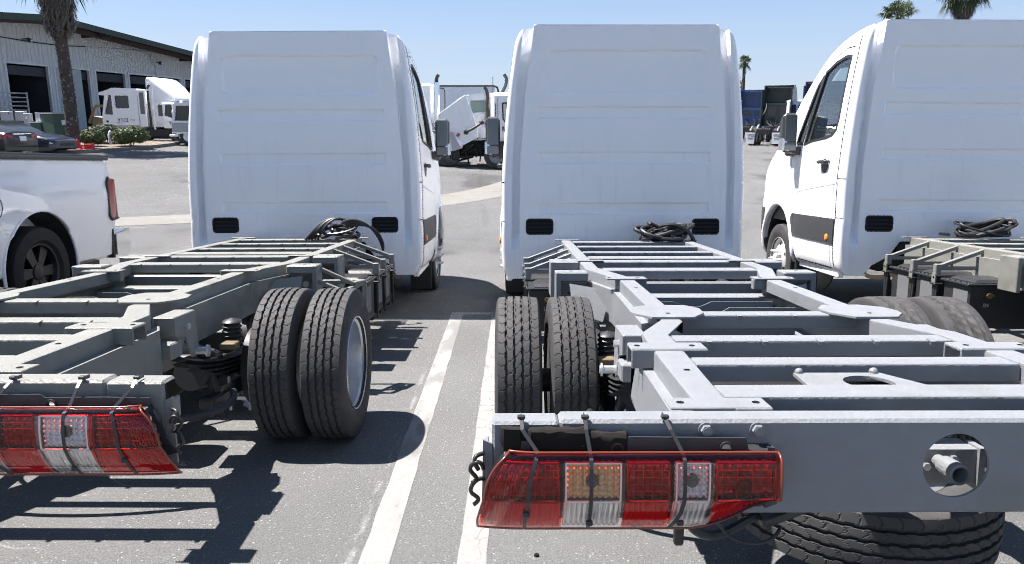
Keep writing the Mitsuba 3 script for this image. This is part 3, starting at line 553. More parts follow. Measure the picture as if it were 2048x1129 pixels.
for u_ in (-.50, .50): tp('axle_arm', bar((u_, 1.30, -.46), (u_, 2.2, -.50), .06, .05, .01), 'dark_metal')
tp('drive_shaft', MB(cyl((.02, 1.9, -.37), (0, 4.6, -.20), .04, 14), cyl((-.22, 2.4, -.25), (-.22, 3.3, -.25), .12, 24)), 'dark_metal')
tp('air_hose', MB(*[tube(spline(q, 24), .011, 8) for q in ([(-.45, 1.25, -.12), (-.30, 1.6, -.18), (.1, 2.0, -.15), (.3, 2.6, -.14)], [(.46, 1.20, -.15), (.52, 1.35, -.25), (.47, 1.55, -.30), (.30, 1.74, -.32)], [(-.46, 1.20, -.15), (-.52, 1.35, -.25), (-.47, 1.55, -.30), (-.30, 1.74, -.32)])]), 'cable')
tp('stabiliser_bar', MB(tube(spline([(-.62, 1.30, -.40), (-.60, 1.05, -.42), (-.45, .98, -.43), (.45, .98, -.43), (.60, 1.05, -.42), (.62, 1.30, -.40)], 50), .014, 10)), 'dark_metal')
# rear beam: channel with a round opening
mainb = man(box(-.83, .83, 0, .066, -.203, 0, .007)) - man(box(-.90, .90, .007, .1, -.25, -.008)) - m4(m3.Manifold.cylinder(.1, .0685, .0685, 64).translate([-.011, -.099, -.05]), UW)
tp('rear_beam', mainb, GP)
for s in (-1, 1):
    tp('beam_end', sx(MB(man(box(.8305, .968, .001, .066, -.205, -.004, .006)) - man(box(.80, 1.1, .008, .1, -.25, -.012)), plate_uw([(.968, -.050), (.986, -.042), (.990, -.205), (.960, -.205)], .0015, .009), box(.975, .9835, .009, .05, -.10, -.05, .002)), s), GP)
for u, w in ((-.53, -.021), (-.425, -.021), (.53, -.021), (.425, -.021)): tp('beam_bolt', MB(cyl((u, .0, w), (u, -.012, w), .0125, 6), cyl((u, .0, w), (u, -.003, w), .0165, 18), cyl((u, -.012, w), (u, -.0135, w), .009, 12)), GP)
tp('hitch_bracket', xf(MB(box(-.20, .022, .128, .134, -.125, -.055), box(.022, .036, .118, .175, -.148, -.05), box(-.20, .022, .128, .20, -.06, -.055), box(-.20, .036, .128, .20, -.135, -.125)), tr(.092, 0, -.057)), GP)
tp('tow_pipe', MB(lathe([(.13, .017), (.085, .018), (.080, .024), (.03, .026), (.028, .026), (.028, .019), (.09, .018)], 24, 'y')) and xf(lathe([(.13, .014), (.105, .015), (.100, .021), (.045, .024), (.042, .023), (.042, .017), (.10, .016)], 28, 'y'), tr(.026, .0, -.137)), GP, 40)
tp('bracket_bolt', MB(cyl((.000, .13, -.150), (.000, .118, -.150), .009, 6), cyl((.060, .13, -.133), (.060, .118, -.133), .009, 6)), 'zinc')
tp('licence_lamp_bracket', MB(tube(spline([(-.56, .02, -.205), (-.54, .01, -.245), (-.50, .02, -.26), (-.42, .05, -.24), (-.34, .05, -.225)], 24), .010, 8), tube(spline([(-.50, .0, -.215), (-.47, -.01, -.25), (-.40, -.01, -.258), (-.36, .02, -.24)], 24), .004, 6), box(-.58, -.56, .03, .05, -.29, -.205, .004), bar((-.40, .03, -.235), (-.30, .05, -.208), .03, .026, .006)), 'cable')
# ---------------------------------------------------------------- rear lamps, hung with cable ties (outer end at large |u|)
LW, LTOP = .585, -.050
def lamp_pt(t, q, out=0.0):        # t: 0 outer .. LW inner; q: 0 top back edge .. 1 under edge; out: offset from the lens
    prof = A([(.045, 0.0), (.062, -.002), (.072, -.010), (.078, -.050), (.077, -.088), (.062, -.118), (.045, -.145), (.025, -.168), (.010, -.178)])
    s = np.r_[0, np.cumsum(np.linalg.norm(np.diff(prof, axis=0), axis=1))]; s /= s[-1]
    d, w = np.interp(q, s, prof[:, 0]), np.interp(q, s, prof[:, 1])
    k = np.clip((t / LW - .55) / .45, 0, 1) ** 2.2
    k = np.clip((t / LW - .70) / .30, 0, 1) ** 2.0; w = np.where(w < -.09, -.09 + (w + .09) * (1 - .72 * k), w); d = d - .02 * k * np.clip((-w - .085) / .05, 0, 1)
    lean = .052 * (1 - np.clip(-w / .15, 0, 1)) ** 4 * np.clip(1 - t / .14, 0, 1)      # rounded upper outer corner
    tail = .014 * np.clip((-w - .09) / .06, 0, 1) * np.clip(1 - t / .15, 0, 1)
    dd = d - out - .012 * np.clip(1 - t / .10, 0, 1) ** 2
    return np.stack([-.984 + t + lean - tail + 0 * q, -dd, LTOP + w], -1)
def lamp_sheet(t0, t1, q0, q1, out=0.0, nt=14, nq=26, relief=None, thick=0.0):
    tt, qq = np.meshgrid(np.linspace(t0, t1, nt), np.linspace(q0, q1, nq)); o = np.full_like(tt, out)
    if relief is not None: o = o - relief(tt, qq)
    V = lamp_pt(tt, qq, o).reshape(-1, 3); i = np.arange(nt * nq).reshape(nq, nt)
    Fa = np.concatenate([np.stack([i[:-1, :-1], i[1:, :-1], i[1:, 1:]], -1).reshape(-1, 3), np.stack([i[:-1, :-1], i[1:, 1:], i[:-1, 1:]], -1).reshape(-1, 3)])
    return V, Fa
pill = lambda ct, cq, h: (lambda t, q: h * np.abs(np.sin(t * math.pi / ct)) * np.abs(np.sin(q * math.pi / cq)))
for s in (-1, 1):
    ln = tp('tail_lamp', sx(MB(lamp_sheet(.0, LW, 0, 1, .038, 30, 20), box(-.985, -.42, -.014, .0, LTOP - .15, LTOP - .01, .004)), -s), 'red_plastic', 40) if False else tp('tail_lamp', sx(MB(box(-.945, -.42, -.040, -.004, LTOP - .12, LTOP - .006, .004), lamp_sheet(.004, LW - .003, 0, 1, .046, 40, 20)), -s), 'black_plastic', 40)
    secs = (('red_lens', .003, .156), ('clear_lens', .1561, .278), ('red_lens', .2781, .3735), ('clear_lens', .3736, .453), ('red_lens', .4531, .582))
    for i, (mt, a, b) in enumerate(secs):
        nm = tp(ln + ('__red_lens' if mt == 'red_lens' else '__clear_lens'), sx(lamp_sheet(a, b, 0 if mt == 'red_lens' else .145, 1, 0, 18, 30), -s), mt, True)
        if mt != 'red_lens': tp(ln + '__red_lens', sx(lamp_sheet(a, b, 0, .1449, 0, 14, 8), -s), 'red_lens', True)
        rl = pill(.0125, .052, .010) if mt == 'clear_lens' else pill(.018, .1, .006)
        tp(ln + '__reflector', sx(lamp_sheet(a + .006, b - .006, .165, .51, .030 if mt != 'clear_lens' else .026, 60, 50, rl), -s), ('reflector_amber' if i == 1 else 'reflector') if mt == 'clear_lens' else 'reflector_led', 60)
        tp(ln + '__lower_prism', sx(lamp_sheet(a + .003, b - .003, .535, .985, .014, 60, 16, (lambda t, q: .005 * np.abs(np.sin(t * math.pi / .0105)))), -s), 'red_prism' if mt == 'red_lens' else 'reflector', 60)
        if mt == 'red_lens':
            gr = MB(*[tube(lamp_pt(np.full(8, x), np.linspace(.175, .50, 8), .016), .0009, 5) for x in np.arange(a + .020 if i else a + .062, b - .012, .0185 if i < 4 else .03)], *[tube(lamp_pt(np.linspace(a + .008, b - .008, 8), np.full(8, y), .016), .0008, 5) for y in np.linspace(.175, .50, 6)[1:-1]])
            if i == 0: gr.add(MB(*[tube(lamp_pt(np.full(10, x), np.linspace(.19, .97, 10), .010), .0016, 5) for x in np.arange(a + .010, a + .058, .0065)]))
            tp(ln + '__led_grid', sx(gr, -s), 'led_grid', True)
        # raised surround of each window in the moulding
        ring = MB()
        for (ta, qa, tb, qb) in ((a + .007, .158, b - .007, .158), (a + .007, .522, b - .007, .522), (a + .007, .158, a + .007, .522), (b - .007, .158, b - .007, .522)):
            ring.add(tube(lamp_pt(np.linspace(ta, tb, 12), np.linspace(qa, qb, 12), .006), .0028, 6))
        tp(ln + '__surround', sx(ring, -s), 'lamp_rim' if mt == 'red_lens' else 'reflector', True)
    rim = MB()
    for pth in (lamp_pt(np.linspace(0, LW, 40), np.full(40, .02)), lamp_pt(np.linspace(0, LW, 40), np.full(40, .995)), lamp_pt(np.zeros(20), np.linspace(.02, .995, 20)), lamp_pt(np.full(20, LW), np.linspace(.02, .995, 20))): rim.add(tube(pth, .0028, 6))
    tp(ln + '__rim', sx(rim, -s), 'lamp_rim', True)
    bm = MB()
    for t_ in (.215, .413): p_ = lamp_pt(A(t_), A(.33), .016); bm.add(xf(VF(m3.Manifold.sphere(1, 20)), tr(*p_, s=(.013, .010, .015))))
    tp(ln + '__bulb', sx(bm, -s), 'dark_metal', True)
    pf = lamp_pt(A(.515), A(.38), .012); tp(ln + '__fog_bulb', sx(xf(VF(m3.Manifold.sphere(1, 20)), tr(*pf, s=(.017, .010, .017))), -s), 'black_plastic', True)
    pl = m3.CrossSection([A([(-.945, -.070), (-.945, -.036), (-.835, -.034), (-.70, -.035), (-.69, -.027), (-.455, -.030), (-.445, -.070)]), A(circ(-.715, -.052, .0105, 18)), A(circ(-.495, -.050, .0105, 18))], m3.FillRule.EvenOdd).extrude(.004)
    tp(ln + '__mounting_plate', sx(xf(VF(pl), UW @ tr(0, 0, -.024)), -s), 'grey_plastic')
    tp(ln + '__grommet', sx(MB(*[lathe([(.0, .0105), (-.004, .0135), (-.006, .012), (-.004, .009), (.004, .009)], 20, 'y') and xf(lathe([(-.024, .0135), (-.028, .013), (-.028, .0095), (-.018, .009)], 20, 'y'), tr(u, 0, w)) for u, w in ((-.715, -.052), (-.495, -.050))]), -s), 'black_plastic')
    tp(ln + '__back_cover', sx(MB(plate_uw([(-.41, LTOP), (-.395, LTOP - .002), (-.385, LTOP - .12), (-.41, LTOP - .13)], -.022, -.006)), -s), 'grey_plastic')
    harness = MB(*[tube(spline(q, 26), .0045, 6) for q in ([(-.985, -.01, -.10), (-1.004, -.015, -.085), (-1.012, -.012, -.10), (-1.000, -.01, -.118), (-1.010, -.012, -.128)], [(-.985, .0, -.125), (-1.006, -.01, -.13), (-1.010, -.01, -.15), (-.998, -.01, -.16), (-1.006, -.012, -.175)], [(-.985, .0, -.07), (-1.002, -.012, -.075), (-.995, -.012, -.10)])])
    if True: tp(ln + '__harness', sx(harness, -s), 'cable', True)
    for k, (tu, td, lean) in enumerate(((.082, .088, .0), (.212, .212, 0), (.375, .395, .02))):
        a = [(-.990 + tu, .03, .0035), (-.990 + tu, -.004, .0035), (-.990 + tu + (td - tu) * .35, -.024, -.012)]
        b = [tuple(lamp_pt(A(td + lean * (0 if q < .6 else (q - .6) * -2.5)), A(q), -.003)) for q in (.0, .12, .2, .35, .5, .65, .8, .95)]
        pth = A(a + b); band = MB()
        for i in range(len(pth) - 1):
            d_ = pth[i + 1] - pth[i]; d_ = d_ / np.linalg.norm(d_); band.add(bar(pth[i] - d_ * .0006, pth[i + 1] + d_ * .0006, .0075, .0016, 0, up=(0, -1, .45)))
        band.add(box(-.990 + tu - .008, -.990 + tu + .008, -.006, .006, .003, .011, .002)); qz = lamp_pt(A(td), A(.66 if k == 0 else .8), -.005); band.add(box(qz[0] - .007, qz[0] + .007, qz[1] - .005, qz[1] + .002, qz[2] - .006, qz[2] + .006, .002))
        tp(ln + '__cable_tie', sx(band, -s), 'zip_black')

# ---------------------------------------------------------------- the three chassis-cabs parked side by side
def basis(yaw, pitch, roll):
    a = A([math.sin(yaw) * math.cos(pitch), math.cos(yaw) * math.cos(pitch), math.sin(pitch)]); r0 = A([math.cos(yaw), -math.sin(yaw), 0]); n0 = np.cross(r0, a)
    r = r0 * math.cos(roll) + n0 * math.sin(roll); return np.stack([r, a, np.cross(r, a)], 1)
def pose(x, y, z, yaw, pitch, roll): return LOT @ mat4(basis(yaw, pitch, roll), [x, y, z])
POSES = (pose(.9229, 1.4634, .761, -.0077, -.0148, .0007), pose(-1.7947, 1.6997, .7708, .0048, -.0182, .0038), pose(3.6112, 1.4033, .7973, .0036, -.0171, -.0063))
TRUCKS = (('white chassis cab with bluish grey frame, its holed rear beam nearest the camera', GP), ('white chassis cab between the pickup and the middle truck, its bare frame warm grey', 'grey_paint_warm'), ('white chassis cab seen from its left side, driver door and front wheel showing', 'grey_paint_warm'))
ROT = np.diag([-1., -1, 1, 1])
roots = []
for (lab, paint), M in zip(TRUCKS, POSES):
    t = thing('chassis_truck', lab, 'truck', 'chassis cabs parked side by side'); labels[t]['group'] = 'white chassis cabs parked side by side'; roots.append(t)
    for name, d in PARTS:
        d = dict(d); d['to_world'] = T4(M)
        if d['bsdf']['id'] == GP: d['bsdf'] = ref(paint)
        if d['bsdf']['id'] == 'reflector_amber' and len(roots) == 2: d['bsdf'] = ref('reflector')
        scene[t + '__' + name] = d
    if len(roots) == 2: scene[t + '__step_bracket'] = {**STEP, 'to_world': T4(M), 'bsdf': ref(paint)}
    n = 0
    for u, v, w, kind, s in ((.953, 1.755, -.397, 'D', 1), (.727, 1.755, -.397, 'D', -1), (-.893, 1.755, -.397, 'D', -1), (-.667, 1.755, -.397, 'D', 1), (.868, 6.11, -.262, 'F', 1), (-.868, 6.11, -.262, 'F', -1)):
        R_ = np.linalg.inv(M)[:3, :3]; c = (M @ A([u, v, w, 1]))[:3]; cl = (np.linalg.inv(LOT) @ np.r_[c, 1]); cl[2] = .353; c = (LOT @ cl)[:3]      # every tyre stands on the lot
        W_ = mat4(M[:3, :3], c) @ (np.eye(4) if s > 0 else ROT); k = t + '__' + ('wheel' if n == 0 else f'wheel_{n:03d}'); n += 1
        scene[k + '__tyre'] = {**(TYRE if (len(roots), u > 0) in ((1, False), (2, True), (3, False)) else TYRE_PLAIN), 'to_world': T4(W_)}
        scene[k + '__rim'] = {**(RIM_D if kind == 'D' else RIM_F), 'to_world': T4(W_)}
        if kind == 'F': scene[k + '__rim_openings'] = {**RIM_H, 'to_world': T4(W_)}
    if len(roots) > 1: continue
    k = t + '__spare_wheel'; W_ = M @ tr(.09, .60, -.42, ry=90)
    scene[k + '__tyre'] = {**(TYRE if len(roots) == 1 else TYRE_PLAIN), 'to_world': T4(W_)}; scene[k + '__rim'] = {**RIM_D, 'to_world': T4(W_)}

# ---------------------------------------------------------------- black cable coils lying on the frames
def coil(label, M, seed, loops, spread, arcs=()):
    r = np.random.default_rng(seed); b = MB()
    for k in range(loops):
        cx, cy, cz = r.normal(0, .03, 3) * [1, .6, .3]; a0 = r.uniform(0, 6.28); rx, ry = spread[0] * r.uniform(.75, 1.1), spread[1] * r.uniform(.6, 1.1); tl = r.uniform(-.5, .5)
        th = np.linspace(0, 2 * math.pi * r.uniform(.7, 1.1), 26) + a0
        p = np.c_[cx + rx * np.cos(th), cy + ry * np.sin(th), .02 + spread[2] * (.35 + .35 * np.sin(th + tl * 3) + .3 * k / loops) + cz * 0 + tl * .08 * np.cos(th)]; p[:, 2] = np.maximum(p[:, 2], .014)
        b.add(tube(p, r.choice([.010, .012, .015, .007]), 8))
    for q in arcs: b.add(tube(spline(q[1:], 24), q[0], 8))
    for k in range(3):
        a = r.normal(0, .05, 3) * [1.6, .6, 0] + [0, -.02, spread[2] * .8]; b.add(tube(spline([a, a + [.05, -.02, .012], a + [.10, -.03, -.02]], 10), .0045, 6)); b.add(xf(box(-.012, .012, -.02, .02, -.008, .008, .003), tr(*(a + [.10, -.03, -.02]), rz=40)))
    return single('cable_coil', label, 'cable', b, 'cable', M, 40, 'cable coils lying on the bare frames')
coil('tangled black cable coil lying on the middle truck frame below its right vent', POSES[0] @ tr(.26, 4.40, .0), 3, 12, (.17, .08, .10), ([.016, (.05, -.05, .10), (.17, -.06, .10), (.26, -.02, .02), (.29, .0, -.10)], [.013, (.0, -.04, .12), (.15, -.08, .115), (.24, -.04, .04), (.27, -.03, -.08)]))
coil('black wiring bundle arching over the left truck frame below its right vent', POSES[1] @ tr(.36, 4.35, .0), 8, 7, (.14, .10, .10), tuple([w_, (-.26 + .02 * i, -.10 + .02 * i, .0), (-.17 + .02 * i, -.06, .10 + .005 * i), (-.03 + .01 * i, -.02, .165), (.10, 0, .12 - .01 * i), (.02, .04, .05)] for i, w_ in enumerate((.012, .010, .012, .008, .010))) + tuple([.010, (.02 + .01 * i, -.04, .13), (.12, -.03, .155 - .02 * i), (.24, -.01, .10), (.31 + .01 * i, .02, .0), (.34, .03, -.10)] for i in range(3)))
coil('black corrugated hose coil on the right truck frame at the right edge of the picture', POSES[2] @ tr(.05, 4.42, .0), 12, 12, (.20, .09, .10), ([.012, (-.28, -.02, .03), (-.36, -.02, .035)],))
single('pebble', 'tiny dark stone lying on the asphalt below the tail lamp', 'stone', xf(VF(m3.Manifold.sphere(1, 12)), tr(.075, 2.29, .006, s=(.009, .008, .007))), 'foam', LOT, True)
rg = thing('rag', 'crumpled white and red rag on the asphalt behind the twin tyres', 'rag')
def crumple(x, y, sx_, sy_, seed):
    v, f = VF(m3.Manifold.sphere(1, 32)); n = meshkit.fbm(v * 2.3 + seed, 3, seed); v = v * (.55 + .9 * n)[:, None] * [sx_, sy_, .035] + [x, y, .02]; return v, f
part(rg, 'white_cloth', crumple(-1.38, 3.86, .075, .05, 3), 'rag_white', LOT, True); part(rg, 'red_cloth', crumple(-1.31, 3.80, .06, .05, 5), 'rag_red', LOT, True)
th_ = MB(*[tube(spline(q, 16), .012, 8) for q in ([(-.93, 4.62, -.30), (-.86, 4.66, -.335), (-.70, 4.66, -.32), (-.55, 4.7, -.22)], [(-.92, 4.64, -.315), (-.84, 4.68, -.35), (-.68, 4.68, -.335), (-.55, 4.72, -.24)])])
scene[roots[2] + '__brake_hose'] = shape(xf(th_, tr(.16, 0, .0)), 'cable_tan', POSES[2]); scene[roots[0] + '__brake_hose'] = shape(xf(th_, tr(.12, 0, 0)), 'cable_tan', POSES[0])
fm = MB(); r_ = np.random.default_rng(4)
for (a, b, t0) in ((-.950, -.905, -.004), (-.895, -.775, -.008), (-.79, -.69, -.018)):
    v, f = VF(man(box(a, b, -.026, -.001, -.066, t0 - .004, .006)).refine_to_length(.012)); v = v + (meshkit.noise(v * 60)[:, None] - .5) * [.004, .006, .012]; fm.add((v, f))
scene[roots[0] + '__tail_lamp__foam_strip'] = shape(fm, 'foam', POSES[0])

# ---------------------------------------------------------------- pickup
def loft_sections(secs):
    n = len(secs[0][1]); V = np.vstack([[[x, y, z] for x, z in s] for y, s in secs]); Fa = []
    for i in range(len(secs) - 1):
        for j in range(n): q = (j + 1) % n; Fa += [[i * n + j, (i + 1) * n + j, (i + 1) * n + q], [i * n + j, (i + 1) * n + q, i * n + q]]
    t = A(m3.triangulate([A(secs[0][1], np.float64)])); t2 = A(m3.triangulate([A(secs[-1][1], np.float64)])) + (len(secs) - 1) * n
    return V, A(Fa + t.tolist() + t2[:, ::-1].tolist())
def man_ok(m):
    q = man(m)
    if q.volume() < 0: v, f = VF(m); q = man((v, f[:, ::-1]))
    return q
pk = thing('pickup_truck', 'white pickup with black bed cover and black wheels parked beside the left truck', 'pickup')
PX, PR = -4.98, 7.50
def psec(k, top, half_=1.0):
    s = [(0.90 - k, .37), (.965 - k, .41), (.985 - k, .70), (1.0 - k, .90), (.998 - k, 1.02), (.975 - k, 1.14), (.955 - k, 1.22), (.945 - k, top - .03), (.915 - k, top)]
    return [(PX + a * half_, b) for a, b in s] + [(PX - a * half_, b) for a, b in s[::-1]]
bed = man_ok(loft_sections([(y, psec(k, 1.355)) for y, k in ((4.97, 0), (7.15, 0), (7.38, .012), (7.52, .04), (7.61, .10), (7.64, .17))]))
cabl = man_ok(loft_sections([(y, psec(k, t)) for y, t, k in ((1.62, 1.0, .22), (1.70, 1.08, .10), (1.9, 1.14, .04), (2.9, 1.22, 0), (3.0, 1.25, 0), (4.94, 1.30, 0))]))
wa = m3.Manifold()
for y in (6.28, 2.62):
    for s in (-1, 1): wa = wa + m3.Manifold.cylinder(.34, .50, .50, 48).rotate([0, 90, 0]).translate([PX + (.70 if s > 0 else -1.04), y, .41])
bed = bed - wa - man(box(PX - .80, PX + .80, 5.05, 7.50, 1.0, 1.5)); cabl = cabl - wa
part(pk, 'bed', bed, 'glossy_white', LOT, 26); part(pk, 'cab_body', cabl, 'glossy_white', LOT, 26)
part(pk, 'bed_cover', MB(box(PX - .93, PX + .93, 5.0, 7.42, 1.352, 1.392, .012), box(PX - .965, PX - .90, 4.98, 7.46, 1.335, 1.372, .01), box(PX + .90, PX + .965, 4.98, 7.46, 1.335, 1.372, .01)), 'black_plastic', LOT)
part(pk, 'greenhouse', hull([(PX + s * a, y, z) for s in (-1, 1) for a, y, z in ((.92, 4.9, 1.30), (.92, 3.0, 1.24), (.74, 4.75, 1.88), (.74, 3.7, 1.88), (.70, 4.6, 1.92), (.70, 3.9, 1.92))]), 'glossy_white', LOT)
for s in (-1, 1):
    wn = conformed = [(PX + s * (.925 - (z - 1.3) * .315 + .004), y, z) for y, z in ((4.0, 1.36), (4.72, 1.36), (4.66, 1.80), (4.05, 1.80))]; part(pk, 'side_window', (A(wn), A([[0, 1, 2], [0, 2, 3]])), 'black_plastic', LOT, False)
    arc = np.linspace(math.radians(-12), math.radians(192), 40)
    part(pk, 'wheel_arch_lip', tube([(PX + s * (.974 if abs(.41 + .50 * math.sin(a) - .9) > .2 else .988), 6.28 + .50 * math.cos(a), .41 + .50 * math.sin(a)) for a in arc], .014, 8), 'glossy_white', LOT, True)
    part(pk, 'arch_liner', lathe([(PX + s * .60, .0005), (PX + s * .60, .45), (PX + s * .955, .452)], 40, 'x') and xf(lathe([(s * .60, .0005), (s * .60, .494), (s * .962, .495)], 40), tr(PX, 6.28, .41)), 'black_plastic', LOT, True)
    tl = part(pk, 'tail_lamp', hull([(PX + s * a, y, z) for a, y, z in ((.986, 7.36, 1.12), (.990, 7.36, .80), (.955, 7.44, 1.165), (.992, 7.395, .765), (.90, 7.625, 1.14), (.90, 7.63, .79), (.96, 7.545, 1.15), (.968, 7.55, .775), (.80, 7.61, 1.14), (.80, 7.61, .79))]), 'pickup_lamp', LOT)
    part(tl, 'bezel', tube([(PX + s * a, y, z) for a, y, z in ((.955, 7.43, 1.17), (.988, 7.355, 1.12), (.993, 7.35, .80), (.993, 7.395, .755), (.968, 7.55, .765))], .012, 8), 'black_plastic', LOT, True)
part(pk, 'rear_bumper', MB(man(hull([(PX + s * a, y, z) for s in (-1, 1) for a, y, z in ((.985, 7.46, .60), (.985, 7.46, .40), (.985, 7.72, .64), (.985, 7.72, .42), (.90, 7.84, .64), (.90, 7.84, .43), (.97, 7.62, .34), (.96, 7.50, .65))]))), 'chrome', LOT)
part(pk, 'bumper_gap', box(PX - .95, PX + .965, 7.425, 7.455, .37, .66, .004), 'black_plastic', LOT)
part(pk, 'fuel_door', tube([(PX + 1.002, 5.70 + .10 * math.cos(a), .965 + .10 * math.sin(a)) for a in np.linspace(0, 2 * math.pi, 40)], .0025, 6), 'dark_metal', LOT, True)
part(pk, 'lower_trim', MB(box(PX - .88, PX + .88, 4.0, 7.3, .30, .40)), 'dark_metal', LOT)
def road_wheel(t, name, c, M, r, w, rim, ns=6, tyre='rubber_old', rr=.62):
    k = numbered(t + '__' + name); h = w / 2
    scene[k + '__tyre'] = shape(xf(lathe([(-h * .7, r * rr), (-h, r * rr + .03), (-h * 1.02, r * .86), (-h * .92, r * .965), (-h * .7, r * .995), (-h * .36, r), (-h * .34, r * .975), (-h * .30, r * .975), (-h * .28, r), (h * .28, r), (h * .30, r * .975), (h * .34, r * .975), (h * .36, r), (h * .7, r * .995), (h * .92, r * .965), (h * 1.02, r * .86), (h, r * rr + .03), (h * .7, r * rr)], 56), tr(*c)), tyre, M, 35)
    b = MB(lathe([(-h * .72, r * rr), (-h * .6, r * rr * .93), (h * .6, r * rr * .93), (h * .72, r * rr), (h * .82, r * rr * 1.02), (h * .78, r * rr * .95), (h * .45, r * rr * .90)], 48))
    if ns:
        for q in np.arange(ns) / ns * 2 * math.pi:
            c_, s_ = math.cos(q), math.sin(q); b.add(hull([(h * .62, .05 * c_ - o * .035 * s_, .05 * s_ + o * .035 * c_) for o in (-1, 1)] + [(h * .60, r * rr * .93 * c_ - o * .05 * s_, r * rr * .93 * s_ + o * .05 * c_) for o in (-1, 1)] + [(h * .42, r * rr * .9 * c_ - o * .05 * s_, r * rr * .9 * s_ + o * .05 * c_) for o in (-1, 1)] + [(h * .45, .05 * c_ - o * .04 * s_, .05 * s_ + o * .04 * c_) for o in (-1, 1)]))
        b.add(lathe([(h * .3, .0005), (h * .3, r * .2), (h * .68, r * .18), (h * .74, r * .1), (h * .74, .0005)], 24)); scene[k + '__brake_disc'] = shape(xf(lathe([(h * .1, .0005), (h * .12, r * .5), (h * .05, r * .5)], 32), tr(*c)), 'dark_metal', M, 30)
    else:
        b.add(lathe([(h * .45, r * rr * .90), (h * .05, r * rr * .78), (h * .02, r * .30), (h * .35, r * .27), (h * .42, r * .22), (h * .5, r * .16), (h * .5, .0005)], 40))
        for q in np.arange(10) / 10 * 2 * math.pi: b.add(cyl((h * .02, r * .36 * math.cos(q), r * .36 * math.sin(q)), (h * .22, r * .36 * math.cos(q), r * .36 * math.sin(q)), .022, 6))
    scene[k + '__rim'] = shape(xf(b, tr(*c)), rim, M, 30)
for s in (1, -1):
    for y in (6.28, 2.62):
        c_ = (PX + s * .84, y, .385)
        road_wheel(pk, 'wheel', (s * .0, 0, 0), LOT @ tr(*c_) @ (np.eye(4) if s > 0 else ROT), .392, .275, 'alloy_black', tyre='rubber_dark')

# ---------------------------------------------------------------- warehouse
UPW = A([0, 0, 1.])
wd = A([.186, .9825, 0]); wd /= np.linalg.norm(wd); wn_ = A([wd[1], -wd[0], 0]); wo = A([-27.65, 42.0, 0])
WALL = mat4(np.stack([wd, -wn_, UPW], 1), wo)                                # x along the wall, y into the building, z up
wh = thing('warehouse', 'long metal warehouse with ribbed siding, dark open bays and brown roof', 'building')
Z0, ZD = -.3, 4.5
DOORS = [(-6.5, -3.6), (0.0, 2.85), (3.42, 6.10), (6.72, 9.35), (9.80, 12.35), (12.85, 15.35), (15.9, 18.4), (19, 21.5)]
def corrug(x0, x1, z0, z1f, z1g=None):                                        # ribbed sheet, its top following the roof line
    xs = []; x = x0
    while x < x1 - 1e-6: xs += [x, min(x + .17, x1), min(x + .19, x1), min(x + .25, x1)]; x += .27
    xs = np.unique(np.r_[xs, x1]); y = np.where(((xs - x0) % .27 > .175) & ((xs - x0) % .27 < .262), -.035, 0.0); n = len(xs)
    V = np.r_[np.c_[xs, y, np.full(n, z0)], np.c_[xs, y, z1f(xs)]]
    return V, A([[i, i + 1, n + i + 1] for i in range(n - 1)] + [[i, n + i + 1, n + i] for i in range(n - 1)])
ROOFZ = lambda x: np.interp(x, [-12, 1.4, 30], [6.2, 7.2, 5.6])
edges = [-12] + [q for d in DOORS for q in d] + [26]
for i in range(0, len(edges), 2): part(wh, 'siding_panel', corrug(edges[i] - (0), edges[i + 1], Z0, lambda x: np.full_like(x, ZD)), 'siding', WALL, False)
for i in range(len(edges) - 1): part(wh, 'siding_panel', corrug(edges[i], edges[i + 1], ZD, ROOFZ), 'siding', WALL, False)
for a, b in DOORS:
    part(wh, 'door_frame', MB(box(a - .12, a, -.05, .12, Z0, ZD + .1), box(b, b + .12, -.05, .12, Z0, ZD + .1), box(a, b, -.05, .12, ZD - .02, ZD + .1)), 'siding_trim', WALL)
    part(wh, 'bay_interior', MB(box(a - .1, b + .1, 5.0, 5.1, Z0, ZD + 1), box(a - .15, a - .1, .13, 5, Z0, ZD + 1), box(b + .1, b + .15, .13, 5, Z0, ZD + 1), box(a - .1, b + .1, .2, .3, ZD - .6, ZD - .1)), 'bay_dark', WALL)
sh = part(wh, 'roller_shutter', box(3.44, 5.55, .06, .10, .6, ZD - .03), 'shutter', WALL)
for k in range(24): part(sh, 'slat', box(3.44, 5.55, .045, .062, .62 + k * .16, .62 + k * .16 + .135, .008), 'shutter', WALL)
rf = [(-14, 5.65), (1.4, 7.02), (32, 5.02)]
part(wh, 'roof', MB(*[hull([(x, y, z + (0 if y < 0 else .6) + o) for x, z in rf[i:i + 2] for y in (-2.2, 16) for o in (-.10, .02)]) for i in (0, 1)]), 'roof_brown', WALL)
part(wh, 'fascia', MB(*[hull([(x, y, z + o) for x, z in rf[i:i + 2] for y in (-2.26, -2.2) for o in (-.28, .05)]) for i in (0, 1)]), 'roof_green', WALL)
part(wh, 'roof_beam', MB(*[hull([(x, y, z + o - .1) for x, z in rf[i:i + 2] for y in (-1.2, -1.05) for o in (-.28, .0)]) for i in (0, 1)], *[box(x, x + .12, -2.1, 0, float(np.interp(x, [q[0] for q in rf], [q[1] for q in rf])) - .34, float(np.interp(x, [q[0] for q in rf], [q[1] for q in rf])) - .02) for x in (-4, 5.8, 15.5)]), 'roof_brown', WALL)
part(wh, 'far_wall', box(-12, 26, 15.9, 16, Z0, 6.2), 'siding', WALL); part(wh, 'end_wall', MB(box(-12.05, -12, 0, 16, Z0, 6.6), box(26, 26.05, 0, 16, Z0, 6.0)), 'siding', WALL)
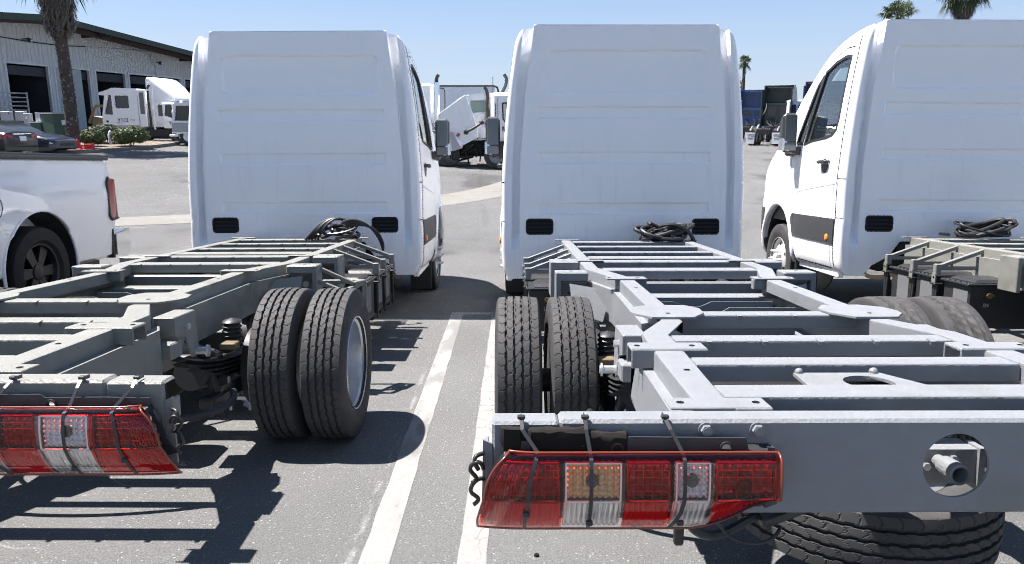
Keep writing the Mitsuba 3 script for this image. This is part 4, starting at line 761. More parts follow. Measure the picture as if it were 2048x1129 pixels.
for x, z in ((1.3, 5.75), (12.6, 5.35)):
    fl = thing('flood_lamp', 'small flood lamp on the warehouse wall behind the palm trunk' if x < 5 else 'small flood lamp on the conduit above the last bays of the warehouse', 'lamp')
    part(fl, 'housing', MB(cyl((x, -.02, z + .1), (x, -.35, z + .12), .03, 8), xf(VF(m3.Manifold.sphere(.12, 16)), tr(x + .02, -.42, z + .06))), 'dark_metal', WALL); part(fl, 'lens', xf(VF(m3.Manifold.sphere(.095, 16)), tr(x + .12, -.46, z + .03)), 'chrome', WALL, True)
single('conduit', 'grey electrical conduit climbing the warehouse wall between two bays', 'pipe', MB(tube([(12.6, -.08, .5), (12.6, -.08, 5.2), (12.45, -.15, 5.5), (12.1, -.12, 5.8)], .05, 8), *[box(12.3, 12.9, -.06, -.02, z, z + .08) for z in (4.2, 4.75, 5.3)], tube([(12.1, -.1, 6.1), (6.5, -.1, 5.9)], .03, 6), tube(spline([(12.3, -.1, 6.0), (12.1, -.14, 5.6), (12.4, -.1, 5.5)], 10), .025, 6)), 'siding_trim', WALL)
single('wall_cable', 'thin dark cable running along the warehouse wall under the eaves', 'cable', tube(spline([(-6, -.1, 6.1), (-1, -.1, 5.85), (3, -.1, 5.75), (6, -.1, 5.9)], 20), .03, 6), 'dark_metal', WALL)
# outside stair and landing at the left end
stt = thing('staircase', 'dark steel outside staircase with pale railings against the warehouse', 'staircase')
SX = mat4(np.stack([wd, -wn_, UPW], 1), wo + wn_ * 1.6 + wd * -2.6)
part(stt, 'stringer', MB(bar((-4.2, 0, 4.6), (.0, 0, 1.75), .25, .30), bar((-4.2, 1.0, 4.6), (.0, 1.0, 1.75), .25, .30), box(-.1, 2.0, -.05, 1.1, 1.25, 1.80), box(-.1, .1, -.05, 1.1, Z0, 1.3), box(1.8, 2.0, -.05, 1.1, Z0, 1.3)), 'steel_dark', SX)
for k in range(14): part(stt, 'step', box(-4.1 + k * .3, -3.85 + k * .3, .02, .98, 4.46 - k * .203, 4.50 - k * .203), 'steel_dark', SX)
for k in range(5):
    part(stt, 'rail', tube([(-4.2, -.03, 4.95 + k * .24), (0, -.03, 2.10 + k * .24)], .028, 6), 'rail_grey', SX)
    part(stt, 'rail', MB(tube([(0, -.03, 1.95 + k * .22), (2.0, -.03, 1.95 + k * .22)], .028, 6), tube([(2.0, -.03, 1.95 + k * .22), (2.0, 1.05, 1.95 + k * .22)], .028, 6)), 'rail_grey', SX)
for x in (0, 2.0): part(stt, 'post', box(x - .03, x + .03, -.06, 0, 1.8, 2.9), 'rail_grey', SX)
# electrical cabinets, pedestal, transformer boxes
def gz(x, y): return float(ground(x, y))
for i, (x, y, w, h, lab) in enumerate(((-22.1, 33.2, .42, .42, 'pale grey wall-height meter box, the leftmost of two above the dark sedan'), (-21.6, 33.4, .42, .42, 'pale grey meter box beside the slim white pedestal'))):
    t = thing('meter_box', lab, 'electrical box'); part(t, 'door', box(x - w / 2, x + w / 2, y - .13, y + .1, 1.36, 1.36 + h, .02), 'box_grey'); part(t, 'post', box(x - w / 2 - .03, x + w / 2 + .03, y - .1, y + .1, gz(x, y), 1.35), 'steel_dark'); part(t, 'sticker', box(x + .02, x + .09, y - .106, y - .1, 1.18, 1.26), 'flap_white'); part(t, 'latch', box(x + .15, x + .18, y - .14, y - .13, 1.66, 1.72), 'dark_metal')
t = thing('pedestal_box', 'slim pale electrical pedestal beside the green transformer', 'electrical box'); part(t, 'body', box(-21.28, -20.98, 33.0, 33.2, gz(-21, 33), 1.70, .015), 'box_grey'); part(t, 'warning_sticker', hull([(-21.2, 32.995, 1.46), (-21.08, 32.995, 1.46), (-21.14, 32.995, 1.58), (-21.2, 33.0, 1.46), (-21.08, 33.0, 1.46), (-21.14, 33.0, 1.58)]), 'flap_white')
t = thing('small_cabinet', 'small bluish cabinet tucked against the green transformer', 'electrical box'); part(t, 'body', box(-20.95, -20.68, 33.3, 33.5, 1.0, 1.72, .01), 'box_grey'); part(t, 'sticker', box(-20.78, -20.73, 33.292, 33.3, 1.36, 1.42), 'flap_white')
t = thing('transformer_box', 'tall dark green transformer box behind the palm trunk', 'utility box')
part(t, 'cabinet', hull([(x, y, z) for x, y in ((-20.55, 33.0), (-19.75, 32.6), (-19.2, 33.1), (-20.0, 33.8)) for z in (gz(-20, 33), 1.66)]), 'box_green'); part(t, 'lid', hull([(x, y, z) for x, y in ((-20.6, 33.0), (-19.75, 32.55), (-19.13, 33.1), (-20.0, 33.9)) for z in (1.66, 1.72)]), 'rail_grey'); part(t, 'low_cabinet', box(-20.95, -20.5, 32.9, 33.6, gz(-20.5, 33), 1.28, .01), 'box_green'); part(t, 'low_lid', box(-20.98, -20.5, 32.86, 33.6, 1.28, 1.33), 'flap_white'); part(t, 'sticker', hull([(-19.52, 32.80, 1.2), (-19.40, 32.91, 1.2), (-19.52, 32.80, 1.4), (-19.40, 32.91, 1.4), (-19.46, 32.82, 1.3)]), 'flap_white')
t = thing('forklift', 'old yellow machine with bare tyres standing in the open bay behind the palm', 'forklift')
FK = tr(-20.2, 38.5, gz(-20, 38.5)); part(t, 'mast', MB(bar((-.9, 0, 1.7), (-1.3, 0, .9), .12, .12), bar((-.9, 0, 1.75), (.9, 0, 1.75), .12, .12), bar((.9, 0, 1.75), (1.35, 0, .55), .2, .16), bar((.9, .6, 1.75), (1.35, .6, .55), .2, .16)), 'yellow_dull', FK); part(t, 'body', box(-1.2, .9, 0, 1.2, .45, 1.25, .08), 'yellow_dull', FK)
for x in (-.8, 1.2, 1.7): part(t, 'tyre', xf(lathe([(-.13, .14), (-.14, .28), (-.1, .31), (.1, .31), (.14, .28), (.13, .14), (0, .13), (-.13, .14)], 24), tr(x, -.1, .31)), 'rubber_old', FK, 40)

# ---------------------------------------------------------------- planter island, palm, shrubs, cone
isl = [(-16.25, 37.2), (-16.35, 34.5), (-16.75, 32.2), (-17.35, 30.7), (-18.3, 30.0), (-19.6, 30.4), (-23.5, 32.0), (-25.0, 35.5), (-22, 37.8)]
P_ = Polygon(isl).buffer(-.5).buffer(.5)
def draped(poly, lift, e=.6):
    v, f = VF(cs(list(poly.exterior.coords)[:-1]).extrude(.05).refine_to_length(e)); f = f[(v[f][:, :, 2] > .049).all(1)]; return np.c_[v[:, :2], ground(v[:, 0], v[:, 1]) + lift], f
struct('planter_bed', draped(P_.buffer(-.14), .13), 'mulch', smooth=True)
ext = A(P_.exterior.coords)[:-1]; q_ = A(P_.buffer(-.15).exterior.coords)[:-1]
kb = MB(); ex2 = A(P_.segmentize(.4).exterior.coords)[:-1]; n_ = len(ex2)
cen = A([P_.centroid.x, P_.centroid.y]); inn = A([[*(p + (cen - p) / np.linalg.norm(cen - p) * .15)] for p in ex2]); gl = ground(ex2[:, 0], ex2[:, 1])
Vk = np.vstack([np.c_[ex2, gl - .05], np.c_[ex2, gl + .15], np.c_[inn, gl + .152], np.c_[inn, gl - .05]]); Fk = [[r * n_ + i, r * n_ + (i + 1) % n_, (r + 1) * n_ + (i + 1) % n_] for r in range(3) for i in range(n_)] + [[r * n_ + i, (r + 1) * n_ + (i + 1) % n_, (r + 1) * n_ + i] for r in range(3) for i in range(n_)]
struct('kerb', (Vk, A(Fk)), 'concrete')
def leaf_cloud(c, rad, n, seed, size, squash=.85, lumps=14):
    r = np.random.default_rng(seed); cl = r.normal(0, 1, (lumps, 3)); cl /= np.linalg.norm(cl, axis=1, keepdims=True); cl[:, 2] = np.abs(cl[:, 2]) * .8; cl = cl * .42
    k = r.integers(0, lumps, n); d = r.normal(0, 1, (n, 3)); d /= np.linalg.norm(d, axis=1, keepdims=True)
    p = (cl[k] + d * (.60 * r.uniform(.6, 1.05, n) ** .5)[:, None]) * [1, 1, squash]; p[:, 2] = np.maximum(p[:, 2], -.80)
    nn = d + r.normal(0, .5, (n, 3)); nn /= np.linalg.norm(nn, axis=1, keepdims=True); a = np.cross(nn, r.normal(0, 1, (n, 3))); a /= np.linalg.norm(a, axis=1, keepdims=True); b = np.cross(nn, a)
    s = size * r.uniform(.6, 1.3, (n, 1)); P0 = A(c) + p * rad
    V = np.stack([P0 - a * s, P0 + b * s * .45, P0 + a * s, P0 - b * s * .45], 1).reshape(-1, 3); i = np.arange(n)[:, None] * 4
    return V, np.vstack([i + [0, 1, 2], i + [0, 2, 3]])
def shrub(label, x, y, rad, h, seed, mat='bush_leaf', n=5000):
    t = thing('shrub', label, 'shrub', None); z = gz(x, y) + .13
    part(t, 'foliage', leaf_cloud((x, y, z + h * .42), A([rad, rad, h * .66]), n, seed, .06), mat, None, False)
    part(t, 'stem', MB(*[tube(spline([(x, y, z - .05), (x + .2 * math.cos(q), y + .2 * math.sin(q), z + h * .3), (x + .4 * rad * math.cos(q + .4), y + .4 * rad * math.sin(q + .4), z + h * .65)], 8), .02, 5) for q in np.arange(5) * 1.3]), 'bark')
shrub('round olive green shrub at the kerb end in front of the white trucks', -17.0, 33.6, .80, .98, 1)
shrub('dark rounded shrub between the palm trunk and the kerb-end shrub', -18.9, 35.0, .85, .95, 2, 'bush_leaf_dark'); shrub('low shrub with sunlit yellowish leaves right beside the palm trunk', -18.45, 33.0, .55, .80, 3)
wp = thing('white_post', 'short white painted stub left of the kerb-end shrub', 'post'); scene[wp] = shape(xf(VF(m3.Manifold.sphere(1, 14)), tr(-17.75, 33.3, gz(-17.7, 33.3) + .5, s=(.10, .10, .32))), 'flap_white', None, True)
tc = thing('traffic_cone', 'red traffic cone with white band beside the palm trunk', 'cone'); c0 = A([-17.9, 31.0, gz(-17.9, 31) + .13])
part(tc, 'cone', xf(lathe([(.03, .17), (.42, .035), (.43, .0005)], 24, 'z'), tr(*c0)), 'red_cone', None, 40); part(tc, 'base', box(c0[0] - .18, c0[0] + .18, c0[1] - .18, c0[1] + .18, c0[2], c0[2] + .03, .01), 'red_cone')
single('red_crate', 'small bright red plastic crate on the mulch next to the cone', 'crate', MB(*[box(-17.62, -17.32, 30.95, 31.2, c0[2], c0[2] + .03), box(-17.62, -17.60, 30.95, 31.2, c0[2], c0[2] + .24, .004), box(-17.34, -17.32, 30.95, 31.2, c0[2], c0[2] + .20, .004), box(-17.6, -17.34, 30.95, 30.97, c0[2], c0[2] + .20, .004), box(-17.6, -17.34, 31.18, 31.2, c0[2], c0[2] + .24, .004)]), 'red_cone')
def fan_frond(base, yaw, pitch, L, R, n, seed, droop=.5):
    r = np.random.default_rng(seed); b = MB(); d = A([math.cos(yaw) * math.cos(pitch), math.sin(yaw) * math.cos(pitch), math.sin(pitch)]); side = A([-math.sin(yaw), math.cos(yaw), 0]); up = np.cross(d, side)
    e = A(base) + d * L - UPW * L * .12; V = []; Fa = []
    for k in range(n):
        a = (k / (n - 1) - .5) * 4.3; dr_ = d * math.cos(a) + side * math.sin(a); rr = R * r.uniform(.8, 1.05); t1 = e + dr_ * rr * .6 - up * .02; t2 = e + dr_ * rr - UPW * rr * droop * r.uniform(.5, 1.1); w = .05 * R
        s_ = np.cross(dr_, up); s_ /= np.linalg.norm(s_); o = len(V); V += [e, t1 + s_ * w + up * w * .4, t1 - s_ * w + up * w * .4, t2, t1 - up * w * .3]; Fa += [[o, o + 1, o + 4], [o, o + 4, o + 2], [o + 1, o + 3, o + 4], [o + 4, o + 3, o + 2]]
    return (A(V), A(Fa)), tube([base, e], [.03 * R, .015 * R], 5)
def palm(label, x, y, z0, zt, r0, r1, crown_r, seed, skirt=0.0, nf=34, detail=False):
    t = thing('palm_tree', label, 'palm tree'); r = np.random.default_rng(seed); zz = np.linspace(z0, zt, 60 if detail else 16)
    tk = MB(tube(np.c_[x + .05 * np.sin(zz * .7), np.full_like(zz, y), zz], r0 + (r1 - r0) * (zz - z0) / (zt - z0), 14))
    part(t, 'trunk', tk, 'bark')
    if detail:
        bt = MB(); bd = MB()
        for k in range(900):
            z = r.uniform(z0 + .1, zt - 1.0); a = r.uniform(0, 6.283); rad = r0 + (r1 - r0) * (z - z0) / (zt - z0); c_, s_ = math.cos(a), math.sin(a); px, py = x + .05 * math.sin(z * .7) + rad * c_, y + rad * s_
            h = r.uniform(.05, .11); w = r.uniform(.03, .06); (bt if r.random() < .35 else bd).add(hull([(px - w * s_, py + w * c_, z), (px + w * s_, py - w * c_, z), (px + .05 * c_, py + .05 * s_, z + h), (px - .04 * c_, py - .04 * s_, z - .04), (px + .02 * c_, py + .02 * s_, z + h * .3)]))
        part(t, 'leaf_base', bt, 'bark_pale', None, False, stuff=True); part(t, 'leaf_base', bd, 'bark', None, False, stuff=True)
    if skirt:
        sk = MB()
        for k in range(1500):
            a = r.uniform(0, 6.283); z = zt - skirt * r.random() ** .8; f_ = (zt - z) / skirt; rad = (r1 + .10 + .30 * (1 - f_) ** .35 + .14 * math.sin(f_ * 3)) * r.uniform(.72, 1.06); L = r.uniform(.35, .95); c_, s_ = math.cos(a), math.sin(a); w = r.uniform(.012, .04)
            p0 = A([x + rad * c_, y + rad * s_, z]); p1 = p0 + [r.normal(0, .07) + .05 * c_, r.normal(0, .07) + .05 * s_, -L * .5]; p2 = p0 + [r.normal(0, .13) - .06 * c_, r.normal(0, .13) - .06 * s_, -L]; s3 = A([-s_, c_, 0]) * w
            sk.add((A([p0 - s3, p0 + s3, p1 + s3, p1 - s3, p2]), A([[0, 1, 2], [0, 2, 3], [3, 2, 4]])))
        part(t, 'dead_frond_skirt', sk, 'palm_dead', None, False)
    fo, st = MB(), MB()
    for k in range(nf):
        pit = math.radians(r.uniform(-55, 75)); a, b = fan_frond((x, y, zt), r.uniform(0, 6.283), pit, crown_r * r.uniform(.4, .6), crown_r * r.uniform(.45, .6), 16, seed * 100 + k, .45 if pit > 0 else .8); fo.add(a); st.add(b)
    part(t, 'crown', fo, 'palm_leaf', None, False); part(t, 'frond_stalks', st, 'palm_leaf', None, False)
palm('tall fan palm with shaggy skirt of dead fronds in the planter by the warehouse', -18.65, 32.0, gz(-18.6, 32), 8.3, .25, .20, 2.3, 11, 3.05, 40, True)
palm('distant fan palm showing above the right truck cab, its whole crown in view', 29.4, 60, 1, 9.2, .25, .2, 1.7, 21); palm('distant palm at the top edge of the picture, cut off above its skirt', 34.3, 60, 1, 11.2, .34, .34, 2.0, 22, 1.6); palm('small far palm rising behind the middle truck cab above blue truck', 25.35, 85, 1.5, 7.9, .20, .15, .95, 23)

# ---------------------------------------------------------------- parked cars
def sedan(label, paint, M, plate=True):
    t = thing('parked_car', label, 'car')
    secs = []
    for y, hw_, z0, z1 in ((-2.36, .72, .42, .80), (-2.30, .84, .32, .98), (-1.9, .90, .26, 1.02), (-1.2, .91, .24, 1.00), (0, .91, .24, .98), (1.0, .91, .24, .95), (1.7, .90, .26, .86), (2.2, .84, .30, .74), (2.38, .66, .38, .64)):
        s = [(hw_ * .93, z0), (hw_, z0 + .12), (hw_, z1 - .22), (hw_ * .97, z1 - .06), (hw_ * .88, z1), (hw_ * .4, z1 + .02)]; secs.append((y, s + [(-a, b) for a, b in s[::-1]]))
    bdy = man_ok(loft_sections(secs))
    for y in (-1.38, 1.42):
        for s in (-1, 1): bdy = bdy - m3.Manifold.cylinder(.3, .36, .36, 28).rotate([0, 90, 0]).translate([.66 if s > 0 else -.96, y, .33])
    part(t, 'body', bdy, paint, M, 30)
    part(t, 'windows', hull([(s * a, y, z) for s in (-1, 1) for a, y, z in ((.78, -1.75, .98), (.80, .95, .96), (.58, -.95, 1.40), (.58, .15, 1.40))]), 'dark_glass' if False else 'car_black', M, 30)
    part(t, 'roof', hull([(s * a, y, z) for s in (-1, 1) for a, y, z in ((.60, -1.0, 1.385), (.60, .2, 1.385), (.54, -.9, 1.43), (.54, .05, 1.43))]), paint, M, 30)
    for s in (-1, 1):
        part(t, 'tail_lamp', hull([(s * .86, -2.20, .80), (s * .88, -1.95, .84), (s * .82, -2.33, .78), (s * .46, -2.37, .78), (s * .46, -2.36, .90), (s * .80, -2.30, .96), (s * .88, -1.95, .96)]), 'red_plastic', M, 30)
        part(t, 'headlamp', hull([(s * .86, 1.95, .66), (s * .80, 2.28, .55), (s * .42, 2.38, .54), (s * .44, 2.36, .66), (s * .82, 2.10, .74)]), 'reflector', M, 30)
        part(t, 'mirror', xf(VF(m3.Manifold.sphere(1, 14)), tr(s * .98, .62, 1.0, s=(.11, .07, .08))), paint, M, True)
        for y in (-1.38, 1.42): road_wheel(t, 'wheel', (0, 0, 0), M @ tr(s * .80, y, .33) @ (np.eye(4) if s > 0 else ROT), .33, .21, 'silver_rim')
    part(t, 'number_plate', box(-.16, .16, -2.395, -2.37, .70, .86, .005), 'flap_white', M); part(t, 'grille', box(-.40, .40, 2.37, 2.40, .46, .56, .01), 'black_plastic', M); part(t, 'rear_trim', box(-.45, .45, -2.372, -2.36, .93, .955, .004), 'chrome', M)
    return t
sedan('black sedan seen from behind, tail lamps and number plate showing over the pickup bed', 'car_black', tr(-19.72, 26.9, gz(-19.9, 26.9), rz=86))
sedan('navy sedan facing the camera behind the black sedan, beside the palm trunk', 'car_navy', tr(-19.8, 29.6, gz(-19.4, 29.6) - .12, rz=-93))
sedan('light grey car at the left edge of the picture next to the black sedan', 'car_grey', tr(-20.05, 24.4, gz(-20, 24.4), rz=88))

# ---------------------------------------------------------------- heavy trucks in the background
def rbox(x0, x1, y0, y1, z0, z1, c=.05): return box(x0, x1, y0, y1, z0, z1, c)
def heavy_wheel(t, c, M, dual=False, rim='truck_white', r=.50, face=-1):       # axle along y of the truck; face: which side shows
    W_ = M @ tr(*c, rz=90 * face); road_wheel(t, 'wheel', (0, 0, 0), W_, r, .29, rim, 0, rr=.58)
    if dual: road_wheel(t, 'wheel', (0, 0, 0), W_ @ tr(-.33, 0, 0), r, .29, rim, 0, rr=.58)
def lettering(t, txt, h, M, mat='ink', bold=True, name='lettering'):
    part(t, name, meshkit.text_mesh(txt, h, .006, bold), mat, M, False)
FACE = A([[1, 0, 0], [0, 0, -1], [0, 1, 0]])                                    # text on a face that looks towards -y
# 1: white yard tractor cab, nose to the left, side towards us
g1 = gz(-19.6, 38); M1 = tr(-20.22, 37.9, g1 - .14, rz=3, s=.94)
t = thing('yard_tractor', 'white yard tractor with boxy cab and dark print, parked under the open bays', 'truck')
part(t, 'cab', man(hull([(x, y, z) for y in (0, 2.2) for x, z in ((-.28, 1.02), (1.62, 1.02), (1.62, 2.92), (.35, 2.95), (-.02, 2.80), (-.02, 2.62), (-.28, 1.5))])) - man(box(.42, 1.16, -.1, .3, 1.90, 2.55, .05)) - man(hull([(x, y, z) for y in (-.1, .3) for x, z in ((-.16, 1.60), (.28, 1.56), (.28, 2.58), (.12, 2.58))])), 'truck_white', M1, 25)
part(t, 'window', box(.42, 1.16, .10, .12, 1.88, 2.56), 'car_black', M1); part(t, 'quarter_window', hull([(x, y, z) for y in (.10, .12) for x, z in ((-.18, 1.58), (.30, 1.54), (.30, 2.6), (.12, 2.6))]), 'car_black', M1)
part(t, 'visor', hull([(x, y, z) for y in (-.05, 2.25) for x, z in ((-.35, 2.58), (0, 2.62), (0, 2.80), (-.3, 2.72))]), 'truck_white', M1)
part(t, 'rear_door', man(box(1.66, 2.06, -.06, -.01, .95, 2.86, .04)) - man(box(1.73, 1.98, -.1, .1, 1.6, 2.72, .03)), 'truck_white', M1); part(t, 'door_window', box(1.73, 1.98, -.035, -.03, 1.6, 2.72), 'label_grey', M1); part(t, 'rear_frame', MB(box(2.36, 2.42, -.02, .06, .8, 2.85), box(1.66, 2.42, -.02, .06, 2.80, 2.88), box(1.66, 1.72, .0, 2.1, .9, 2.8)), 'truck_white', M1)
part(t, 'skirt', box(-.30, 1.64, -.01, 2.2, .78, 1.02, .02), 'box_grey', M1); part(t, 'chassis', MB(box(-.3, 4.0, .2, 2.0, .42, .80), box(.6, 1.6, .05, .6, .5, .8)), 'dark_metal', M1); part(t, 'tail_light', box(-.27, -.18, -.02, 0, .84, .92), 'red_plastic', M1); part(t, 'fuel_cap', cyl((-.03, 0, 1.22), (-.03, -.03, 1.22), .06, 12), 'ink', M1)
heavy_wheel(t, (.95, .18, .50), M1, False, 'label_grey'); heavy_wheel(t, (3.6, .2, .50), M1, True, 'label_grey')
lettering(t, 'YTCI', .17, M1 @ mat4(FACE, [.48, -.004, 1.20])); lettering(t, 'TRUCK', .055, M1 @ mat4(FACE, [1.13, -.004, 1.27]), 'ink_red', name='red_lettering'); lettering(t, 'TRUCK CTR', .045, M1 @ mat4(FACE, [.42, -.004, 1.13]), name='small_lettering')
# 2: white day cab with roof fairing, nose to the right
g2 = gz(-17.6, 38.6); M2 = tr(-18.4, 38.4, g2, rz=-8)
t = thing('semi_tractor', 'white day cab tractor with tall roof fairing, nose to the right by the bays', 'truck')
part(t, 'fairing', hull([(x, y, z) for x, ys, z in ((-.05, (.05, 2.2), 1.9 + .12), (-.05, (.05, 2.2), 3.10), (.05, (.10, 2.1), 3.22), (.40, (.14, 2.0), 3.16), (.95, (.2, 1.9), 2.75), (1.38, (.25, 1.9), 2.18), (1.36, (.12, 2.1), 2.05)) for y in ys]), 'truck_white', M2, 40)
part(t, 'cab', man(hull([(x, y, z) for y, o in ((0, 0), (2.3, 0)) for x, z in ((.12, .78), (1.55, .78), (1.75, 1.45), (1.45, 2.02), (.12, 2.08))])) - man(box(.50, 1.04, -.1, .3, 1.30, 1.86, .05)), 'truck_white', M2, 25)
part(t, 'hood', hull([(x, y, z) for x, ys, z in ((1.50, (.15, 2.2), .7), (1.5, (.15, 2.2), 1.42), (2.55, (.35, 2.0), 1.22), (2.75, (.45, 1.9), .62)) for y in ys]), 'truck_white', M2, 30)
part(t, 'door', man(box(.78, 1.62, -.05, -.01, .70, 1.95, .05)) - man(hull([(x, y, z) for y in (-.1, .1) for x, z in ((.88, 1.32), (1.38, 1.18), (1.30, 1.86), (.95, 1.86))])), 'truck_white', M2); part(t, 'door_window', hull([(x, y, z) for y in (-.03, -.02) for x, z in ((.88, 1.32), (1.38, 1.18), (1.30, 1.86), (.95, 1.86))]), 'car_black', M2)
part(t, 'windscreen', hull([(x, y, z) for x, ys, z in ((1.56, (.02, 2.26), 1.95), (1.92, (.05, 2.2), 1.46), (1.60, (.02, 2.26), 1.97), (1.94, (.05, 2.2), 1.50)) for y in ys]), 'car_black', M2)
part(t, 'mirror', MB(rbox(1.42, 1.56, -.30, -.12, 1.32, 1.62, .04), box(1.48, 1.52, -.15, .02, 1.40, 1.44)), 'truck_white', M2); part(t, 'rear_gap', box(.02, .74, .02, 2.2, .8, 1.98), 'interior', M2)
part(t, 'exhaust_stack', tube(spline([(.14, -.12, .5), (.14, -.12, 1.6), (.14, -.12, 2.6), (.20, -.12, 2.78), (.26, -.12, 2.80)], 24), .055, 10), 'dark_metal', M2)
part(t, 'step_tank', MB(rbox(-.6, 1.75, -.02, .5, .18, .66, .05), box(-2.5, 2.3, .5, 1.9, .45, .75)), 'dark_metal', M2); part(t, 'gold_trim', box(-.5, 1.0, -.03, -.02, .60, .64), 'yellow_dull', M2)
for x, z in ((1.30, .60), (1.62, .46), (1.55, .20)): part(t, 'sticker', box(x, x + .13, -.03, -.022, z, z + .10), 'flap_white', M2)
part(t, 'fender', tube([(2.12 + .58 * math.cos(a), .12, .44 + .58 * math.sin(a)) for a in np.linspace(.3, 3.0, 20)], .05, 8), 'truck_white', M2, True)
heavy_wheel(t, (2.12, .18, .45), M2, False, 'truck_white', .46); heavy_wheel(t, (-1.8, .2, .45), M2, True, 'label_grey', .46)
lettering(t, 'YTCI', .14, M2 @ mat4(FACE, [1.08, -.056, .90]))
# 3: small cab-over behind the left truck
g3 = gz(-16.4, 37); M3 = tr(-16.42, 36.4, g3)
t = thing('cabover_truck', 'white cab-over truck mostly hidden by the left truck cab', 'truck')
part(t, 'cab', man(hull([(x, y, z) for y in (0, 1.9) for x, z in ((.0, .55), (1.7, .55), (1.7, 2.0), (.20, 2.0), (.06, 1.2))])) - man(hull([(x, y, z) for y in (-.1, .2) for x, z in ((.15, 1.15), (1.2, 1.15), (1.2, 1.85), (.28, 1.85))])), 'truck_white', M3, 25); part(t, 'side_window', hull([(x, y, z) for y in (.1, .12) for x, z in ((.12, 1.12), (1.25, 1.12), (1.25, 1.88), (.26, 1.88))]), 'car_black', M3)
part(t, 'bumper', rbox(-.12, .3, -.05, 1.9, .40, .52, .04), 'truck_white', M3); part(t, 'lower_panel', box(.02, 1.6, -.012, .0, .62, 1.05), 'box_grey', M3); part(t, 'marker_lamp', MB(xf(VF(m3.Manifold.sphere(.08, 12)), tr(.45, .3, 2.04))), 'flap_white', M3); part(t, 'chassis', box(.5, 4.5, .4, 1.5, .35, .6), 'dark_metal', M3)
heavy_wheel(t, (.75, .15, .40), M3, False, 'truck_white', .40)
# 4: the box trailer, the truck with its bonnet tipped forward, and two more cabs between the chassis cabs
gc = gz(-2, 29); M4 = tr(0, 0, gc)
t = thing('box_trailer', 'large white box trailer standing behind the truck with the tipped hood', 'trailer')
part(t, 'box', rbox(-8.5, -.95, 36, 38.5, .9, 3.36, .03), 'trailer_white', M4); part(t, 'roof_rail', box(-8.5, -.93, 35.97, 36.06, 3.32, 3.40, .01), 'steel_dark', M4); part(t, 'corner_post', tube(spline([(-.93, 36, 3.36), (-.80, 36, 3.30), (-.74, 36, 3.10), (-.74, 36, .9)], 16), .05, 6), 'steel_dark', M4)
for k in range(12): part(t, 'side_panel', box(-8.45 + k * .62, -8.45 + k * .62 + .61, 35.985, 36.0, .95, 3.30, .004), 'trailer_white', M4)
part(t, 'underframe', box(-8.3, -1.0, 36.2, 38.3, .6, .9), 'dark_metal', M4)
for x in (-2.0, -3.3): heavy_wheel(t, (x, 36.2, .50), M4, False, 'label_grey')
t = thing('tractor_unit', 'white truck with its grey-white hood tipped forward, engine exposed, between the two cabs', 'truck')
hd = [(-2.78, 1.98), (-1.80, 2.66), (-1.66, 2.30), (-1.40, 1.52), (-1.36, 1.12), (-2.35, .62), (-2.50, .70)]
hm = man(hull([(x, y, z) for x, z in hd for y in (28.4, 30.2)])); part(t, 'hood', hm, 'truck_white', M4, 20)
for a, b in (((-2.48, 1.86), (-1.98, .90)), ((-2.14, 2.28), (-1.62, 1.12)), ((-1.90, 2.50), (-1.48, 1.40))): part(t, 'hood_crease', bar((a[0], 28.39, a[1]), (b[0], 28.39, b[1]), .02, .018, .004), 'trailer_white', M4)
part(t, 'hood_edge', bar((-2.80, 28.42, 1.97), (-1.80, 28.42, 2.66), .05, .05, .01), 'truck_white', M4); part(t, 'hood_side', hull([(x, y, z) for y in (28.30, 28.38) for x, z in ((-2.42, 1.30), (-2.30, 1.34), (-1.98, .72), (-2.30, .62))]), 'box_grey', M4)
part(t, 'head_lamp', MB(xf(VF(m3.Manifold.sphere(1, 20)), mat4(np.eye(3), [-2.10, 28.36, .98]) @ tr(ry=-28, s=(.13, .05, .30)))), 'reflector', M4, True); part(t, 'corner_lamp', hull([(-2.28, 28.33, 1.02), (-2.10, 28.33, 1.30), (-2.0, 28.33, 1.26), (-2.20, 28.33, .95), (-2.2, 28.39, 1.1)]), 'red_plastic', M4)
part(t, 'grab_handle', MB(tube(spline([(-1.78, 28.2, 1.34), (-1.55, 28.15, 1.44), (-1.22, 28.2, 1.66)], 10), .045, 8), xf(VF(m3.Manifold.sphere(1, 12)), tr(-1.78, 28.2, 1.33, s=(.10, .05, .10))), xf(VF(m3.Manifold.sphere(1, 12)), tr(-1.20, 28.2, 1.67, s=(.11, .05, .08)))), 'black_plastic', M4, True)
part(t, 'cab', man(hull([(x, y, z) for y in (29.0, 31.0) for x, z in ((-1.95, 1.0), (-.60, 1.0), (-.60, 2.75), (-1.2, 2.80), (-1.78, 2.66), (-1.98, 2.2))])) - man(box(-1.66, -1.02, 28.8, 29.3, 2.02, 2.50, .05)), 'truck_white', M4, 25); part(t, 'sun_visor', hull([(x, y, z) for y in (28.9, 31.1) for x, z in ((-2.16, 2.52), (-1.75, 2.72), (-1.75, 2.60), (-2.12, 2.44))]), 'truck_white', M4); part(t, 'door_window', box(-1.68, -1.0, 29.18, 29.2, 2.0, 2.52), 'side_glass', M4); part(t, 'cab_interior', box(-1.7, -1.0, 30.2, 30.25, 1.9, 2.55), 'shutter', M4)
part(t, 'exhaust_stack', MB(tube([(-1.0, 28.9, 1.4), (-1.0, 28.9, 2.15)], .085, 12), tube(spline([(-1.0, 28.9, 2.15), (-1.0, 28.9, 2.7), (-1.03, 28.9, 2.85), (-1.12, 28.9, 2.98)], 12), .062, 10)), 'bark', M4, True)
eng = MB(rbox(-2.9, -.75, 29.3, 30.3, .45, 1.05, .06), rbox(-2.2, -1.3, 29.35, 30.2, 1.0, 1.4, .1)); r_ = np.random.default_rng(9)
